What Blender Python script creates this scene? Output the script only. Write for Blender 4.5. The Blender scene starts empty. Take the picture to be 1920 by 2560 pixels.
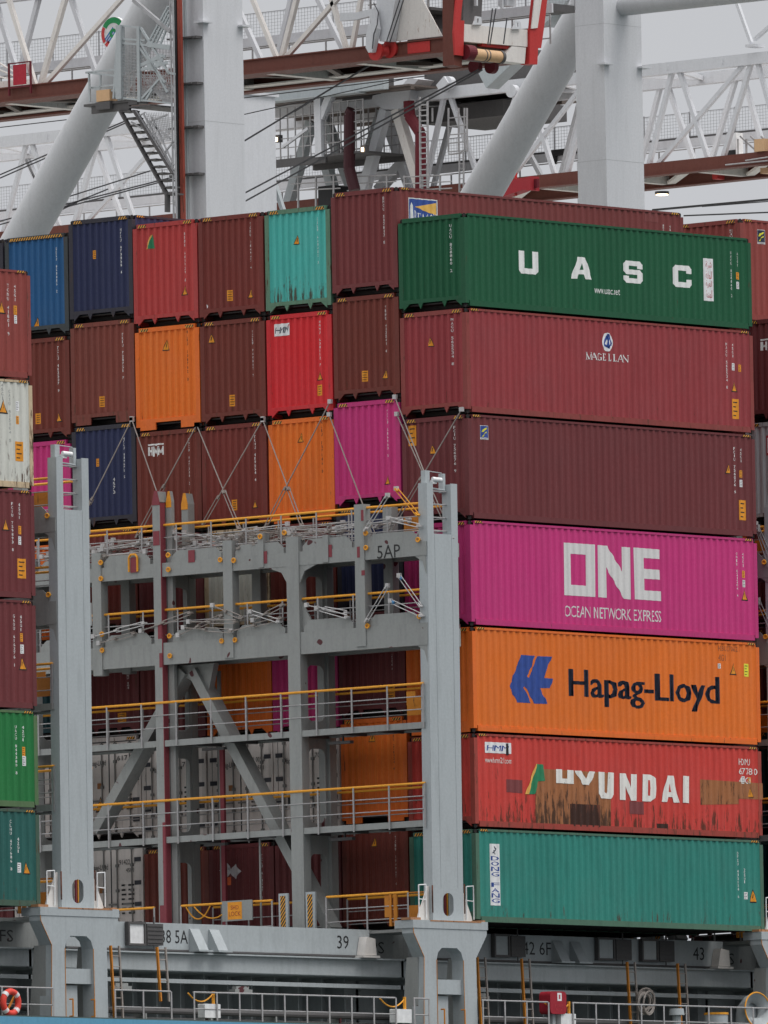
import bpy, bmesh, math, random
from mathutils import Vector as V, Matrix
from mathutils.geometry import tessellate_polygon
random.seed(11)
sc = bpy.context.scene
COL = sc.collection

# ------------------------------------------------------------------ camera
CAM = V((-290.03193, -254.32961, -17.86793))
FWD = V((0.74571389, 0.66198182, 0.07543784)).normalized()
RGT = V((0.66478774, -0.74681323, -0.01809007)).normalized()
UPV = RGT.cross(FWD).normalized()
FPX = 35316.2
cd = bpy.data.cameras.new('camera')
cam = bpy.data.objects.new('camera', cd); COL.objects.link(cam)
cam.matrix_world = Matrix(((RGT.x, UPV.x, -FWD.x, CAM.x), (RGT.y, UPV.y, -FWD.y, CAM.y),
                           (RGT.z, UPV.z, -FWD.z, CAM.z), (0, 0, 0, 1)))
cd.sensor_fit = 'VERTICAL'; cd.sensor_height = 24.0; cd.sensor_width = 18.0
cd.lens = FPX / 2560 * 24.0
cd.clip_start = 5; cd.clip_end = 20000
sc.camera = cam

# ------------------------------------------------------------------ sky and sun (overcast)
SUN = V((0.16, -0.50, 0.85)).normalized()
w = bpy.data.worlds.new('World'); sc.world = w; w.use_nodes = True
nt = w.node_tree; nt.nodes.clear()
def nd(t, **k):
    n = nt.nodes.new(t)
    for a, b in k.items(): setattr(n, a, b)
    return n
out = nd('ShaderNodeOutputWorld'); add = nd('ShaderNodeAddShader')
bg1 = nd('ShaderNodeBackground'); bg2 = nd('ShaderNodeBackground')
sky = nd('ShaderNodeTexSky', sky_type='NISHITA', sun_disc=False)
sky.sun_elevation = math.asin(SUN.z); sky.sun_rotation = math.atan2(SUN.x, SUN.y)
hsv = nd('ShaderNodeHueSaturation'); hsv.inputs['Saturation'].default_value = 0.35; hsv.inputs['Value'].default_value = 0.5
nt.links.new(sky.outputs[0], hsv.inputs['Color']); nt.links.new(hsv.outputs[0], bg1.inputs[0])
bg1.inputs[1].default_value = 0.05
tc = nd('ShaderNodeTexCoord'); sep = nd('ShaderNodeSeparateXYZ'); ramp = nd('ShaderNodeValToRGB')
nt.links.new(tc.outputs['Generated'], sep.inputs[0]); nt.links.new(sep.outputs['Z'], ramp.inputs[0])
cr = ramp.color_ramp
cr.elements[0].position = 0.0; cr.elements[0].color = (0.43, 0.44, 0.50, 1)
cr.elements[1].position = 1.0; cr.elements[1].color = (2.0, 2.0, 2.03, 1)
e = cr.elements.new(0.12); e.color = (0.435, 0.435, 0.45, 1)
e = cr.elements.new(0.35); e.color = (0.85, 0.85, 0.86, 1)
ns = nd('ShaderNodeTexNoise'); ns.inputs['Scale'].default_value = 26.0; ns.inputs['Detail'].default_value = 3.0
mr = nd('ShaderNodeMapRange'); mr.inputs['To Min'].default_value = 0.95; mr.inputs['To Max'].default_value = 1.05
nt.links.new(tc.outputs['Generated'], ns.inputs['Vector']); nt.links.new(ns.outputs['Fac'], mr.inputs['Value'])
mm = nd('ShaderNodeMix', data_type='RGBA', blend_type='MULTIPLY'); mm.inputs[0].default_value = 1.0
nt.links.new(ramp.outputs[0], mm.inputs[6]); nt.links.new(mr.outputs[0], mm.inputs[7])
# invented dimming of the low sky behind the camera, deepens shade among the stacks
dv = nd('ShaderNodeVectorMath', operation='DOT_PRODUCT'); dv.inputs[1].default_value = (.75, .66, .9)
nt.links.new(tc.outputs['Generated'], dv.inputs[0])
mr2 = nd('ShaderNodeMapRange'); mr2.inputs['From Min'].default_value = -0.6; mr2.inputs['From Max'].default_value = 0.6; mr2.inputs['To Min'].default_value = 0.5
nt.links.new(dv.outputs['Value'], mr2.inputs['Value'])
mm2 = nd('ShaderNodeMix', data_type='RGBA', blend_type='MULTIPLY'); mm2.inputs[0].default_value = 1.0
nt.links.new(mm.outputs[2], mm2.inputs[6]); nt.links.new(mr2.outputs[0], mm2.inputs[7])
nt.links.new(mm2.outputs[2], bg2.inputs[0]); bg2.inputs[1].default_value = 1.0
nt.links.new(bg1.outputs[0], add.inputs[0]); nt.links.new(bg2.outputs[0], add.inputs[1])
nt.links.new(add.outputs[0], out.inputs[0])
sl = bpy.data.lights.new('sun', 'SUN'); sl.energy = 1.0; sl.angle = math.radians(25); sl.color = (1.0, 0.97, 0.93)
so = bpy.data.objects.new('sun', sl); COL.objects.link(so)
so.rotation_euler = SUN.to_track_quat('Z', 'Y').to_euler(); so.location = (0, -50, 90)
vs = sc.view_settings
vs.view_transform = 'Standard'; vs.look = 'None'; vs.exposure = 0.0; vs.gamma = 1.0; vs.use_curve_mapping = False
sc.cycles.max_bounces = 6; sc.cycles.diffuse_bounces = 3; sc.cycles.glossy_bounces = 2

# ------------------------------------------------------------------ measuring: a sight line of the photograph meets a plane at a known distance
def hit(p, **pl):
    d = FWD + RGT * ((p[0] - 960) / FPX) - UPV * ((p[1] - 1280) / FPX)
    a, val = next(iter(pl.items())); i = 'xyz'.index(a)
    return CAM + d * ((val - CAM[i]) / d[i])
def crop(ox, oy, s): return lambda u, v: (ox + u * s, oy + v * s)
c1, c2, c3 = crop(0, 0, .42194), crop(560, 0, .42194), crop(1220, 0, .42194)
ce, cm, cs, r5 = crop(850, 0, .34358), crop(600, 160, .30139), crop(180, 0, .26522), crop(1560, 280, .217)
A4, B4, D4, E4 = crop(1100, 440, .4943), crop(1100, 1250, .52), crop(0, 480, .3978), crop(640, 440, .3617)
g3, g4, g5, g6 = crop(0, 1050, .4219), crop(600, 1150, .3617), crop(0, 1650, .4219), crop(600, 1650, .3617)
b1, b2, b3, k1, k2 = crop(0, 2160, .38577), crop(600, 2160, .38577), crop(1180, 2200, .44605), crop(200, 1240, .2773), crop(640, 1180, .31344)
h6 = crop(230, 1820, .24714)

# ------------------------------------------------------------------ scene helpers
def link(name, me, parent=None, loc=None):
    o = bpy.data.objects.new(name, me); COL.objects.link(o)
    if parent is not None: o.parent = parent
    if loc is not None: o.location = loc
    return o
def tag(o, label=None, cat=None, group=None, kind=None):
    if label: o['label'] = label
    if cat: o['category'] = cat
    if group: o['group'] = group
    if kind: o['kind'] = kind
    return o
def thing(name, label, cat, loc=(0, 0, 0), group=None):
    o = link(name, None, None, loc); o.empty_display_size = 0.3
    return tag(o, label, cat, group)
def copy_tree(o, parent=None, move=None):
    c = o.copy(); COL.objects.link(c)
    if parent is not None: c.parent = parent
    if move is not None: c.location = o.location + V(move)
    for ch in list(o.children): copy_tree(ch, c)
    return c

class MB:
    """collects shapes and links them as one mesh object"""
    def __init__(s): s.v = []; s.f = []; s.m = []; s.k = 0
    def mat(s, k): s.k = k; return s
    def add(s, vs, fs):
        b = len(s.v); s.v += [tuple(q) for q in vs]
        for f in fs: s.f.append([b + i for i in f]); s.m.append(s.k)
        return s
    def box(s, x0, x1, y0, y1, z0, z1):
        return s.add([(x, y, z) for x in (x0, x1) for y in (y0, y1) for z in (z0, z1)],
                     [(0, 1, 3, 2), (4, 6, 7, 5), (0, 4, 5, 1), (2, 3, 7, 6), (0, 2, 6, 4), (1, 5, 7, 3)])
    def bar(s, p, q, a, b, up=(0, 0, 1)):
        p, q = V(p), V(q); d = (q - p).normalized(); u = V(up)
        r = d.cross(u)
        if r.length < 1e-4: r = d.cross(V((1, 0, 0)))
        r.normalize(); u = r.cross(d)
        c = [(-1, -1), (1, -1), (1, 1), (-1, 1)]
        vs = [e_ + r * (i * a / 2) + u * (j * b / 2) for e_ in (p, q) for i, j in c]
        return s.add(vs, [(0, 1, 2, 3), (7, 6, 5, 4), (0, 4, 5, 1), (1, 5, 6, 2), (2, 6, 7, 3), (3, 7, 4, 0)])
    def tube(s, p, q, r, n=8, r2=None, caps=True):
        p, q = V(p), V(q); d = (q - p).normalized()
        a = d.cross(V((0, 0, 1)))
        if a.length < 1e-4: a = V((1, 0, 0))
        a.normalize(); b = a.cross(d); r2 = r if r2 is None else r2
        vs = []
        for c, rr in ((p, r), (q, r2)):
            vs += [c + (a * math.cos(t) + b * math.sin(t)) * rr for t in [2 * math.pi * i / n for i in range(n)]]
        fs = [(i, (i + 1) % n, n + (i + 1) % n, n + i) for i in range(n)]
        if caps: fs += [tuple(range(n - 1, -1, -1)), tuple(range(n, 2 * n))]
        return s.add(vs, fs)
    def path(s, pts, r, n=6):
        for p, q in zip(pts, pts[1:]): s.tube(p, q, r, n)
        return s
    def ring(s, c, ax, R_, r, n=14, m=6):
        c = V(c); ax = V(ax).normalized(); a = ax.orthogonal().normalized(); b = ax.cross(a)
        vs = []
        for i in range(n):
            t = 2 * math.pi * i / n; d = a * math.cos(t) + b * math.sin(t)
            for j in range(m):
                u = 2 * math.pi * j / m
                vs.append(c + d * (R_ + r * math.cos(u)) + ax * (r * math.sin(u)))
        return s.add(vs, [(i * m + j, ((i + 1) % n) * m + j, ((i + 1) % n) * m + (j + 1) % m, i * m + (j + 1) % m) for i in range(n) for j in range(m)])
    def prism(s, loops, f, t0, t1):
        """2-D outline (with holes) made solid; f(a, b, t) gives the point"""
        loops = [[V((a, b, 0)) for a, b in lp] for lp in loops]
        tri = tessellate_polygon(loops); pts = [q for lp in loops for q in lp]; n = len(pts)
        vs = [f(q.x, q.y, t) for t in (t0, t1) for q in pts]
        fs = [tuple(t) for t in tri] + [tuple(n + i for i in reversed(t)) for t in tri]
        k = 0
        for lp in loops:
            m = len(lp)
            fs += [(k + i, k + (i + 1) % m, n + k + (i + 1) % m, n + k + i) for i in range(m)]; k += m
        return s.add(vs, fs)
    def mesh(s, name, smooth=False):
        me = bpy.data.meshes.new(name); me.from_pydata(s.v, [], s.f)
        me.polygons.foreach_set('material_index', s.m)
        bm = bmesh.new(); bm.from_mesh(me); bmesh.ops.recalc_face_normals(bm, faces=bm.faces); bm.to_mesh(me); bm.free()
        if smooth: me.shade_smooth()
        me.update(); return me
    def build(s, name, mats, parent=None, loc=None, smooth=False):
        me = s.mesh(name, smooth)
        for m in (mats if isinstance(mats, (list, tuple)) else [mats]): me.materials.append(m)
        if smooth:
            try: me.set_sharp_from_angle(angle=math.radians(40))
            except Exception: pass
        return link(name, me, parent, loc)
XZ = lambda a, b, t: (a, t, b)      # outline in x and z, thickness along y
YZ = lambda a, b, t: (t, a, b)
XY = lambda a, b, t: (a, b, t)
def rrect(x0, x1, z0, z1, r, n=5):
    pts = []
    for cx, cz, a0 in ((x1 - r, z1 - r, 0), (x0 + r, z1 - r, 90), (x0 + r, z0 + r, 180), (x1 - r, z0 + r, 270)):
        for i in range(n + 1):
            t = math.radians(a0 + 90 * i / n); pts.append((cx + r * math.cos(t), cz + r * math.sin(t)))
    return pts

# ------------------------------------------------------------------ materials
def lin(c): return tuple(((x / 255) / 12.92 if x / 255 <= .04045 else ((x / 255 + .055) / 1.055) ** 2.4) for x in c)
KEXP = 0.80       # photographed brightness of a surface of albedo 1 under this sky
def alb(c, k=KEXP): return tuple(min(.9, q / k) for q in lin(c))
MATS = {}
def paint(key, rgb, rust=0.25, dirt=0.3, rough=0.55, metal=0.0, rustcol=(.085, .035, .018), streak=0.16, patch=None, k=KEXP, low=0.0, sheet=0.0):
    if key in MATS: return MATS[key]
    m = bpy.data.materials.new(key); m.use_nodes = True; t = m.node_tree; N = t.nodes; L = t.links
    b = N['Principled BSDF']; b.inputs['Roughness'].default_value = rough; b.inputs['Metallic'].default_value = metal; b.inputs['Specular IOR Level'].default_value = .3
    base = alb(rgb, k)
    co = N.new('ShaderNodeTexCoord'); oi = N.new('ShaderNodeObjectInfo')
    va = N.new('ShaderNodeVectorMath'); va.operation = 'ADD'
    sv = N.new('ShaderNodeVectorMath'); sv.operation = 'SCALE'; sv.inputs['Scale'].default_value = 37.0
    cv = N.new('ShaderNodeCombineXYZ')
    for i in range(3): L.new(oi.outputs['Random'], cv.inputs[i])
    L.new(cv.outputs[0], sv.inputs[0]); L.new(co.outputs['Object'], va.inputs[0]); L.new(sv.outputs[0], va.inputs[1])
    mp = N.new('ShaderNodeMapping'); mp.inputs['Scale'].default_value = (1, 1, streak); L.new(va.outputs[0], mp.inputs[0])
    def noise(vec, scale, det, rgh=.6):
        n = N.new('ShaderNodeTexNoise'); n.inputs['Scale'].default_value = scale; n.inputs['Detail'].default_value = det
        n.inputs['Roughness'].default_value = rgh; L.new(vec, n.inputs['Vector']); return n.outputs['Fac']
    def rng(val, a, b_, c=0., d=1.):
        n = N.new('ShaderNodeMapRange'); n.inputs[1].default_value = a; n.inputs[2].default_value = b_
        n.inputs[3].default_value = c; n.inputs[4].default_value = d; L.new(val, n.inputs[0]); return n.outputs[0]
    def mix(f, c1_, c2_, mode='MIX'):
        n = N.new('ShaderNodeMix'); n.data_type = 'RGBA'; n.blend_type = mode
        for i, x in ((0, f), (6, c1_), (7, c2_)):
            if hasattr(x, 'is_output'): L.new(x, n.inputs[i])
            else: n.inputs[i].default_value = x if i == 0 else (*x, 1)
        return n.outputs[2]
    soft = noise(va.outputs[0], 0.8, 5); str_ = noise(mp.outputs[0], 5.0, 6, .65); fine = noise(va.outputs[0], 14.0, 4)
    grey = sum(base) / 3
    fade = tuple(min(.85, c * .82 + grey * .14 + .008) for c in base)
    dark = tuple(c * .6 for c in base)
    c = mix(rng(soft, .42, .75, 0, dirt), base, fade)
    c = mix(rng(str_, .48, .78, 0, dirt), c, dark)
    c = mix(rng(fine, .3, .7, .0, .22), c, dark)
    if patch:
        pm = noise(va.outputs[0], patch[1], 1.5, .3)
        c = mix(rng(pm, patch[2], patch[2] + .015), c, patch[0])
    if sheet > 0:      # every welded sheet of the wall has aged a little differently
        sx = N.new('ShaderNodeSeparateXYZ'); L.new(co.outputs['Object'], sx.inputs[0])
        def mth(op, a, b_):
            n = N.new('ShaderNodeMath'); n.operation = op
            for i, x in ((0, a), (1, b_)):
                if hasattr(x, 'is_output'): L.new(x, n.inputs[i])
                else: n.inputs[i].default_value = x
            return n.outputs[0]
        ix = mth('ADD', mth('FLOOR', mth('MULTIPLY', mth('ADD', sx.outputs['X'], mth('MULTIPLY', sx.outputs['Y'], 1.0)), .88), 0.), mth('MULTIPLY', oi.outputs['Random'], 91.))
        wn = N.new('ShaderNodeTexWhiteNoise'); wn.noise_dimensions = '1D'; L.new(ix, wn.inputs['W'])
        c = mix(rng(wn.outputs['Value'], 0, 1, 0, sheet), c, dark)
    if rust > 0 or low > 0:
        rm = noise(mp.outputs[0], 9.0, 8, .72)
        hi = .72 - .2 * rust
        if low > 0:
            sz = N.new('ShaderNodeSeparateXYZ'); L.new(co.outputs['Object'], sz.inputs[0])
            ad = N.new('ShaderNodeMath'); ad.operation = 'ADD'; L.new(rm, ad.inputs[0]); L.new(rng(sz.outputs['Z'], .25, 1.3, .2 * low, 0), ad.inputs[1]); rm = ad.outputs[0]
        c = mix(rng(rm, hi, hi + .07, 0, .88), c, rustcol)
    L.new(c, b.inputs['Base Color'])
    L.new(rng(fine, .3, .7, rough - .08, min(1, rough + .14)), b.inputs['Roughness'])
    bp = N.new('ShaderNodeBump'); bp.inputs['Strength'].default_value = .3; bp.inputs['Distance'].default_value = .03
    L.new(soft, bp.inputs['Height']); L.new(bp.outputs[0], b.inputs['Normal'])
    MATS[key] = m; return m
def flat(key, rgb, rough=.6, metal=0., k=KEXP):
    if key in MATS: return MATS[key]
    m = bpy.data.materials.new(key); m.use_nodes = True; t = m.node_tree; b = t.nodes['Principled BSDF']
    b.inputs['Roughness'].default_value = rough; b.inputs['Metallic'].default_value = metal
    base = alb(rgb, k)
    n = t.nodes.new('ShaderNodeTexNoise'); n.inputs['Scale'].default_value = 6; n.inputs['Detail'].default_value = 6
    co = t.nodes.new('ShaderNodeTexCoord'); t.links.new(co.outputs['Object'], n.inputs['Vector'])
    r = t.nodes.new('ShaderNodeValToRGB'); r.color_ramp.elements[0].position = .3; r.color_ramp.elements[1].position = .7
    r.color_ramp.elements[0].color = (*[c * .82 for c in base], 1); r.color_ramp.elements[1].color = (*[min(.92, c * 1.08) for c in base], 1)
    t.links.new(n.outputs['Fac'], r.inputs[0]); t.links.new(r.outputs[0], b.inputs['Base Color'])
    MATS[key] = m; return m
def glow(key, rgb, s):
    m = bpy.data.materials.new(key); m.use_nodes = True; b = m.node_tree.nodes['Principled BSDF']
    b.inputs['Emission Color'].default_value = (*rgb, 1); b.inputs['Emission Strength'].default_value = s; MATS[key] = m; return m
def hazard_mat():
    m = bpy.data.materials.new('hazard'); m.use_nodes = True; t = m.node_tree; N = t.nodes; L = t.links; b = N['Principled BSDF']
    co = N.new('ShaderNodeTexCoord'); sp = N.new('ShaderNodeSeparateXYZ'); L.new(co.outputs['Object'], sp.inputs[0])
    def mth(op, a, b_):
        n = N.new('ShaderNodeMath'); n.operation = op
        for i, x in ((0, a), (1, b_)):
            if hasattr(x, 'is_output'): L.new(x, n.inputs[i])
            else: n.inputs[i].default_value = x
        return n.outputs[0]
    s = mth('ADD', mth('SUBTRACT', sp.outputs['X'], sp.outputs['Y']), mth('MULTIPLY', sp.outputs['Z'], -.8))
    g = mth('GREATER_THAN', mth('FRACT', mth('MULTIPLY', s, 10.5), 0.), .55)
    mx = N.new('ShaderNodeMix'); mx.data_type = 'RGBA'; L.new(g, mx.inputs[0])
    mx.inputs[6].default_value = (.02, .02, .02, 1); mx.inputs[7].default_value = (.78, .36, .03, 1)
    L.new(mx.outputs[2], b.inputs['Base Color']); b.inputs['Roughness'].default_value = .6
    return m
HAZ = hazard_mat()
BLACK = flat('black_paint', (28, 28, 30)); WHITE = paint('white_lettering', (222, 222, 218), rust=.1, dirt=.25)
YEL = flat('yellow_sticker', (222, 142, 30)); SIGNW = flat('sign_white', (225, 226, 226))
NAVYL = flat('navy_lettering', (30, 40, 62)); BLUEL = flat('blue_logo', (38, 68, 140)); REDL = flat('red_lettering', (170, 50, 60))
GREENL = flat('green_logo', (30, 120, 80)); GOLD = flat('gold_logo', (215, 165, 80)); YELL = flat('yellow_logo', (232, 212, 60))
VOID = flat('dark_underside', (40, 34, 32))
STEEL = paint('grey_ship_steel', (164, 170, 172), rust=.18, dirt=.42, streak=.12)
STEELD = paint('primed_ship_steel', (142, 144, 142), rust=.28, dirt=.55, streak=.14, patch=((.10, .03, .035), 2.6, .735))
MAROON = paint('maroon_primer', (128, 58, 66), rust=.1, dirt=.4)
YRAIL = paint('yellow_handrail', (220, 152, 46), rust=.25, dirt=.25)
YDIRTY = paint('dirty_yellow', (190, 120, 36), rust=.6, dirt=.5)
GALV = flat('galvanised_rod', (150, 148, 148), rough=.45)
RODD = flat('weathered_rod', (140, 132, 126), rough=.5); SILV = flat('bright_rod', (180, 178, 177), rough=.4)
CRANE = paint('crane_white', (196, 197, 200), rust=.0, dirt=.25, streak=.1)
CRANER = paint('crane_white_rusty', (208, 203, 198), rust=.5, dirt=.45, rustcol=(.30, .15, .08), streak=.2)
CRUST = paint('brown_rusty_girder', (100, 55, 45), rust=.5, dirt=.5, rustcol=(.10, .045, .03))
CRED = paint('crane_red', (176, 50, 48), rust=.25, dirt=.35)
CDRED = paint('dark_red_conduit', (96, 26, 36), rust=.1, dirt=.3)
CDARK = paint('dark_grating', (84, 82, 82), rust=.15, dirt=.4)
ROPE = flat('steel_wire_rope', (62, 62, 66), rough=.5)
MESHG = flat('wire_mesh', (150, 150, 152), rough=.5)
TAN = paint('tan_drum', (196, 160, 122), rust=.2, dirt=.4)
PIPEG = paint('crane_pipe_grey', (176, 177, 179), rust=.0, dirt=.3, streak=.1)
HOSE = paint('black_red_hose', (56, 22, 28), rust=0, dirt=.4)
BROWNU = paint('brown_underside', (92, 82, 76), rust=.6, dirt=.5)
RUSTE = paint('rusty_edge', (168, 120, 84), rust=.9, dirt=.7)
LAMP = glow('lit_lamp', (1.0, .72, .42), 9.0)
# ------------------------------------------------------------------ shipping containers
L_, W_, HC, HS, GAP, ROW = 12.192, 2.438, 2.896, 2.591, 0.025, 2.479
NS, NE = 45, 9
PS, PE = (L_ - .30) / NS, (W_ - .32) / NE
DS, DE = .031, .045
def trap(t): return 0 if t < .26 else (t - .26) / .24 if t < .5 else 1 if t < .76 else (1 - t) / .24
def prof_side(x): return .012 + DS * trap(((x - .15) / PS) % 1) if .15 <= x <= L_ - .15 else 0
def prof_end(y): return .014 + DE * trap(((y - .16) / PE) % 1) if .16 <= y <= W_ - .16 else 0
BS = [.15 + PS * (i + t) for i in range(NS) for t in (0, .26, .5, .76)] + [L_ - .15]
BE = [.16 + PE * (i + t) for i in range(NE) for t in (0, .26, .5, .76)] + [W_ - .16]
_C = {}
def cached(key, fn):
    if key not in _C: _C[key] = fn()
    return _C[key]
def side_mesh(h, far):
    mb = MB(); n = len(BS)
    for i, x in enumerate(BS):
        d = .012 + DS * trap((i % 4 == 1) * .26 + (i % 4 == 2) * .5 + (i % 4 == 3) * .76 if i % 4 else 0)
        y = W_ - d if far else d
        mb.v += [(x, y, .2), (x, y, h - .06)]
    for i in range(n - 1): mb.f.append([2 * i, 2 * i + 2, 2 * i + 3, 2 * i + 1]); mb.m.append(0)
    return mb.mesh('side_panel')
def end_mesh(h, far):
    mb = MB(); n = len(BE)
    for i, y in enumerate(BE):
        d = .014 + DE * trap((i % 4 == 1) * .26 + (i % 4 == 2) * .5 + (i % 4 == 3) * .76 if i % 4 else 0)
        x = L_ - d if far else d
        mb.v += [(x, y, .33), (x, y, h - .12)]
    for i in range(n - 1): mb.f.append([2 * i, 2 * i + 2, 2 * i + 3, 2 * i + 1]); mb.m.append(0)
    return mb.mesh('end_panel')
def frame_mesh(h, style):
    mb = MB()
    for x0, x1 in ((.006, .15), (L_ - .15, L_ - .006)):
        for y0, y1 in ((.006, .16), (W_ - .16, W_ - .006)): mb.box(x0, x1, y0, y1, .118, h - .118)
    for y0, y1 in ((.004, .07), (W_ - .07, W_ - .004)): mb.box(.178, L_ - .178, y0, y1, h - .062, h)
    for y0, y1 in ((-.002, .10), (W_ - .10, W_ + .002)):
        mb.box(.178, L_ - .178, y0, y1, .045, .155); mb.box(.178, L_ - .178, y0 + .008, y1 - .008, .155, .2)
    for x0, x1 in ((.004, .09), (L_ - .09, L_ - .004)):
        mb.box(x0, x1, .16, W_ - .16, h - .122, h - .002); mb.box(x0, x1, .16, W_ - .16, .225, .33)
    f = lambda a, b, t: (t, a, b)
    if style == 'tunnel':
        for a, b in ((.16, .74), (W_ - .74, W_ - .16)): mb.box(.006, .05, a, b, .02, .225)
    else:
        for s in (.78, W_ - .78): mb.prism([[(s - .09, .225), (s + .09, .225), (s, .06)]], f, .008, .05)
        for sg, b in ((1, .16), (-1, W_ - .16)):
            mb.prism([[(b, .225), (b + sg * .22, .225), (b, .05)]], f, .008, .05)
    return mb.mesh('frame')
def base_mesh():
    mb = MB(); mb.box(.10, L_ - .10, .10, W_ - .10, .16, .2)
    for i in range(24): mb.box(.5 + i * .48, .58 + i * .48, .11, W_ - .11, .05, .16)
    return mb.mesh('underframe')
def roof_mesh(h): return MB().box(.09, L_ - .09, .07, W_ - .07, h - .03, h - .012).mesh('roof')
def casting_mesh():
    bm = bmesh.new(); bmesh.ops.create_cube(bm, size=1)
    for v in bm.verts: v.co = V((v.co.x * .178, v.co.y * .162, v.co.z * .118))
    r = bmesh.ops.inset_individual(bm, faces=[f for f in bm.faces if abs(f.normal.z) < .5], thickness=.034)
    inner = [f for f in bm.faces if abs(f.normal.z) < .5 and f.calc_area() < .010]
    for f in inner:
        f.material_index = 1
        for v in f.verts: v.co -= f.normal * .03
    me = bpy.data.meshes.new('corner_casting'); bm.to_mesh(me); bm.free(); return me
def stripe_mesh(kind):
    return (MB().box(-.004, .0, -.15, .15, -.045, .035) if kind == 'end' else MB().box(-.15, .15, -.004, .0, -.03, .025)).mesh('hazard_stripe')
def mobj(name, me, mats, parent, loc=None):
    while len(me.materials) < len(mats): me.materials.append(None)
    o = link(name, me, parent, loc)
    for i, m in enumerate(mats):
        o.material_slots[i].link = 'OBJECT'; o.material_slots[i].material = m
    return o
PAL = {}
def colour(key, rgb, rust=.25, dirt=.35, frame=None, low=.35, sheet=.22):
    PAL[key] = (paint('paint_' + key, rgb, rust, dirt + .12, low=low, sheet=sheet), paint('frame_' + key, frame or tuple(c * .93 for c in rgb), min(1, rust + .45), dirt + .2))
colour('green', (24, 86, 56), .12, .25); colour('rosered', (146, 58, 62), .25, .4, (132, 60, 56)); colour('maroon', (108, 50, 52), .12, .28)
colour('magenta', (192, 52, 118), .05, .2); colour('orange', (232, 112, 38), .08, .22); colour('faded_red', (194, 64, 56), .4, .4, (150, 62, 52), .75)
colour('teal', (48, 128, 116), .2, .5, (74, 106, 88), .6); colour('beacon', (116, 54, 54), .12, .25); colour('brown', (116, 50, 43), .2, .3)
colour('chocolate', (112, 51, 41), .25, .35); colour('mint', (78, 178, 168), .35, .45, (88, 122, 100), .9); colour('red', (206, 44, 50), .06, .25)
colour('deep_red', (160, 58, 56), .2, .35); colour('coral', (176, 62, 60), .15, .35); colour('navy', (42, 48, 80), .12, .3, (50, 48, 56))
colour('rustbrown', (122, 62, 52), .4, .4); colour('blue', (34, 86, 132), .1, .35, (58, 62, 64)); colour('cream', (205, 205, 196), .55, .35, (190, 170, 140))
colour('bright_green', (34, 114, 60), .15, .35, (84, 110, 74)); colour('dark_teal', (40, 92, 86), .3, .45, (66, 88, 74)); colour('silver', (176, 178, 180), .25, .35)
colour('reefer', (214, 205, 200), .2, .35); colour('bluegreen', (30, 70, 78), .2, .4)
colour('terracotta', (140, 66, 60), .25, .35)
CONT = 'containers stacked in rows on the ship'
def container(name, label, key, x, y, z, h, style='open', far=False, ends=True, sides=True, stripes=(1, 1), reefer=False):
    t = thing(name, label, 'container', (x, y, z), CONT)
    pm, fm = PAL[key]
    mobj('frame', cached(('fr', h, style), lambda: frame_mesh(h, style)), [fm], t)
    for fr in ((0, 1) if far else (0,)):
        mobj('side_panel', cached(('sp', h, fr), lambda: side_mesh(h, fr)), [pm], t)
    if not reefer: mobj('end_panel', cached(('ep', h, 0), lambda: end_mesh(h, 0)), [pm], t)
    if far: mobj('end_panel', cached(('ep', h, 1), lambda: end_mesh(h, 1)), [pm], t)
    mobj('roof', cached(('rf', h), lambda: roof_mesh(h)), [pm], t)
    mobj('underframe', cached('bs', base_mesh), [VOID], t)
    cst = cached('cc', casting_mesh)
    for cx in (.089, L_ - .089):
        for cy in (.081, W_ - .081):
            if cy > 1 and cx > 1: continue
            for cz in (.059, h - .059): mobj('corner_casting', cst, [fm, VOID], t, (cx, cy, cz))
    if stripes[0]:
        for cy in (.36, W_ - .36): mobj('hazard_stripe', cached('hs_e', lambda: stripe_mesh('end')), [HAZ], t, (.002, cy, h - .062))
    if stripes[1]:
        for cx in (.36, L_ - .36): mobj('hazard_stripe', cached('hs_s', lambda: stripe_mesh('side')), [HAZ], t, (cx, .002, h - .032))
    t['_h'] = h
    return t

# ---- lettering and decals laid on the corrugations
_T = {}
def text2d(s):
    if s not in _T:
        cu = bpy.data.curves.new('t', 'FONT'); cu.body = s; cu.resolution_u = 2
        o = bpy.data.objects.new('t', cu); me = bpy.data.meshes.new_from_object(o)
        _T[s] = ([(v.co.x, v.co.y) for v in me.vertices], [tuple(p.vertices) for p in me.polygons])
        bpy.data.objects.remove(o); bpy.data.curves.remove(cu); bpy.data.meshes.remove(me)
    return _T[s]
def fit(s, a0, a1, b0, b1_):
    vs, fs = text2d(s)
    xs = [v[0] for v in vs]; ys = [v[1] for v in vs]
    x0, x1, y0, y1 = min(xs), max(xs), min(ys), max(ys)
    return [(a0 + (v[0] - x0) / max(1e-6, x1 - x0) * (a1 - a0), b0 + (v[1] - y0) / max(1e-6, y1 - y0) * (b1_ - b0)) for v in vs], fs
def poly(pts, holes=()):
    loops = [[V((a, b, 0)) for a, b in lp] for lp in (pts, *holes)]
    return [tuple(q)[:2] for lp in loops for q in lp], [tuple(t) for t in tessellate_polygon(loops)]
def rect(a0, a1, b0, b1_): return [(a0, b0), (a1, b0), (a1, b1_), (a0, b1_)], [(0, 1, 2, 3)]
def disc(a, b, r, n=18): return poly([(a + r * math.cos(2 * math.pi * i / n), b + r * math.sin(2 * math.pi * i / n)) for i in range(n)])
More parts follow.
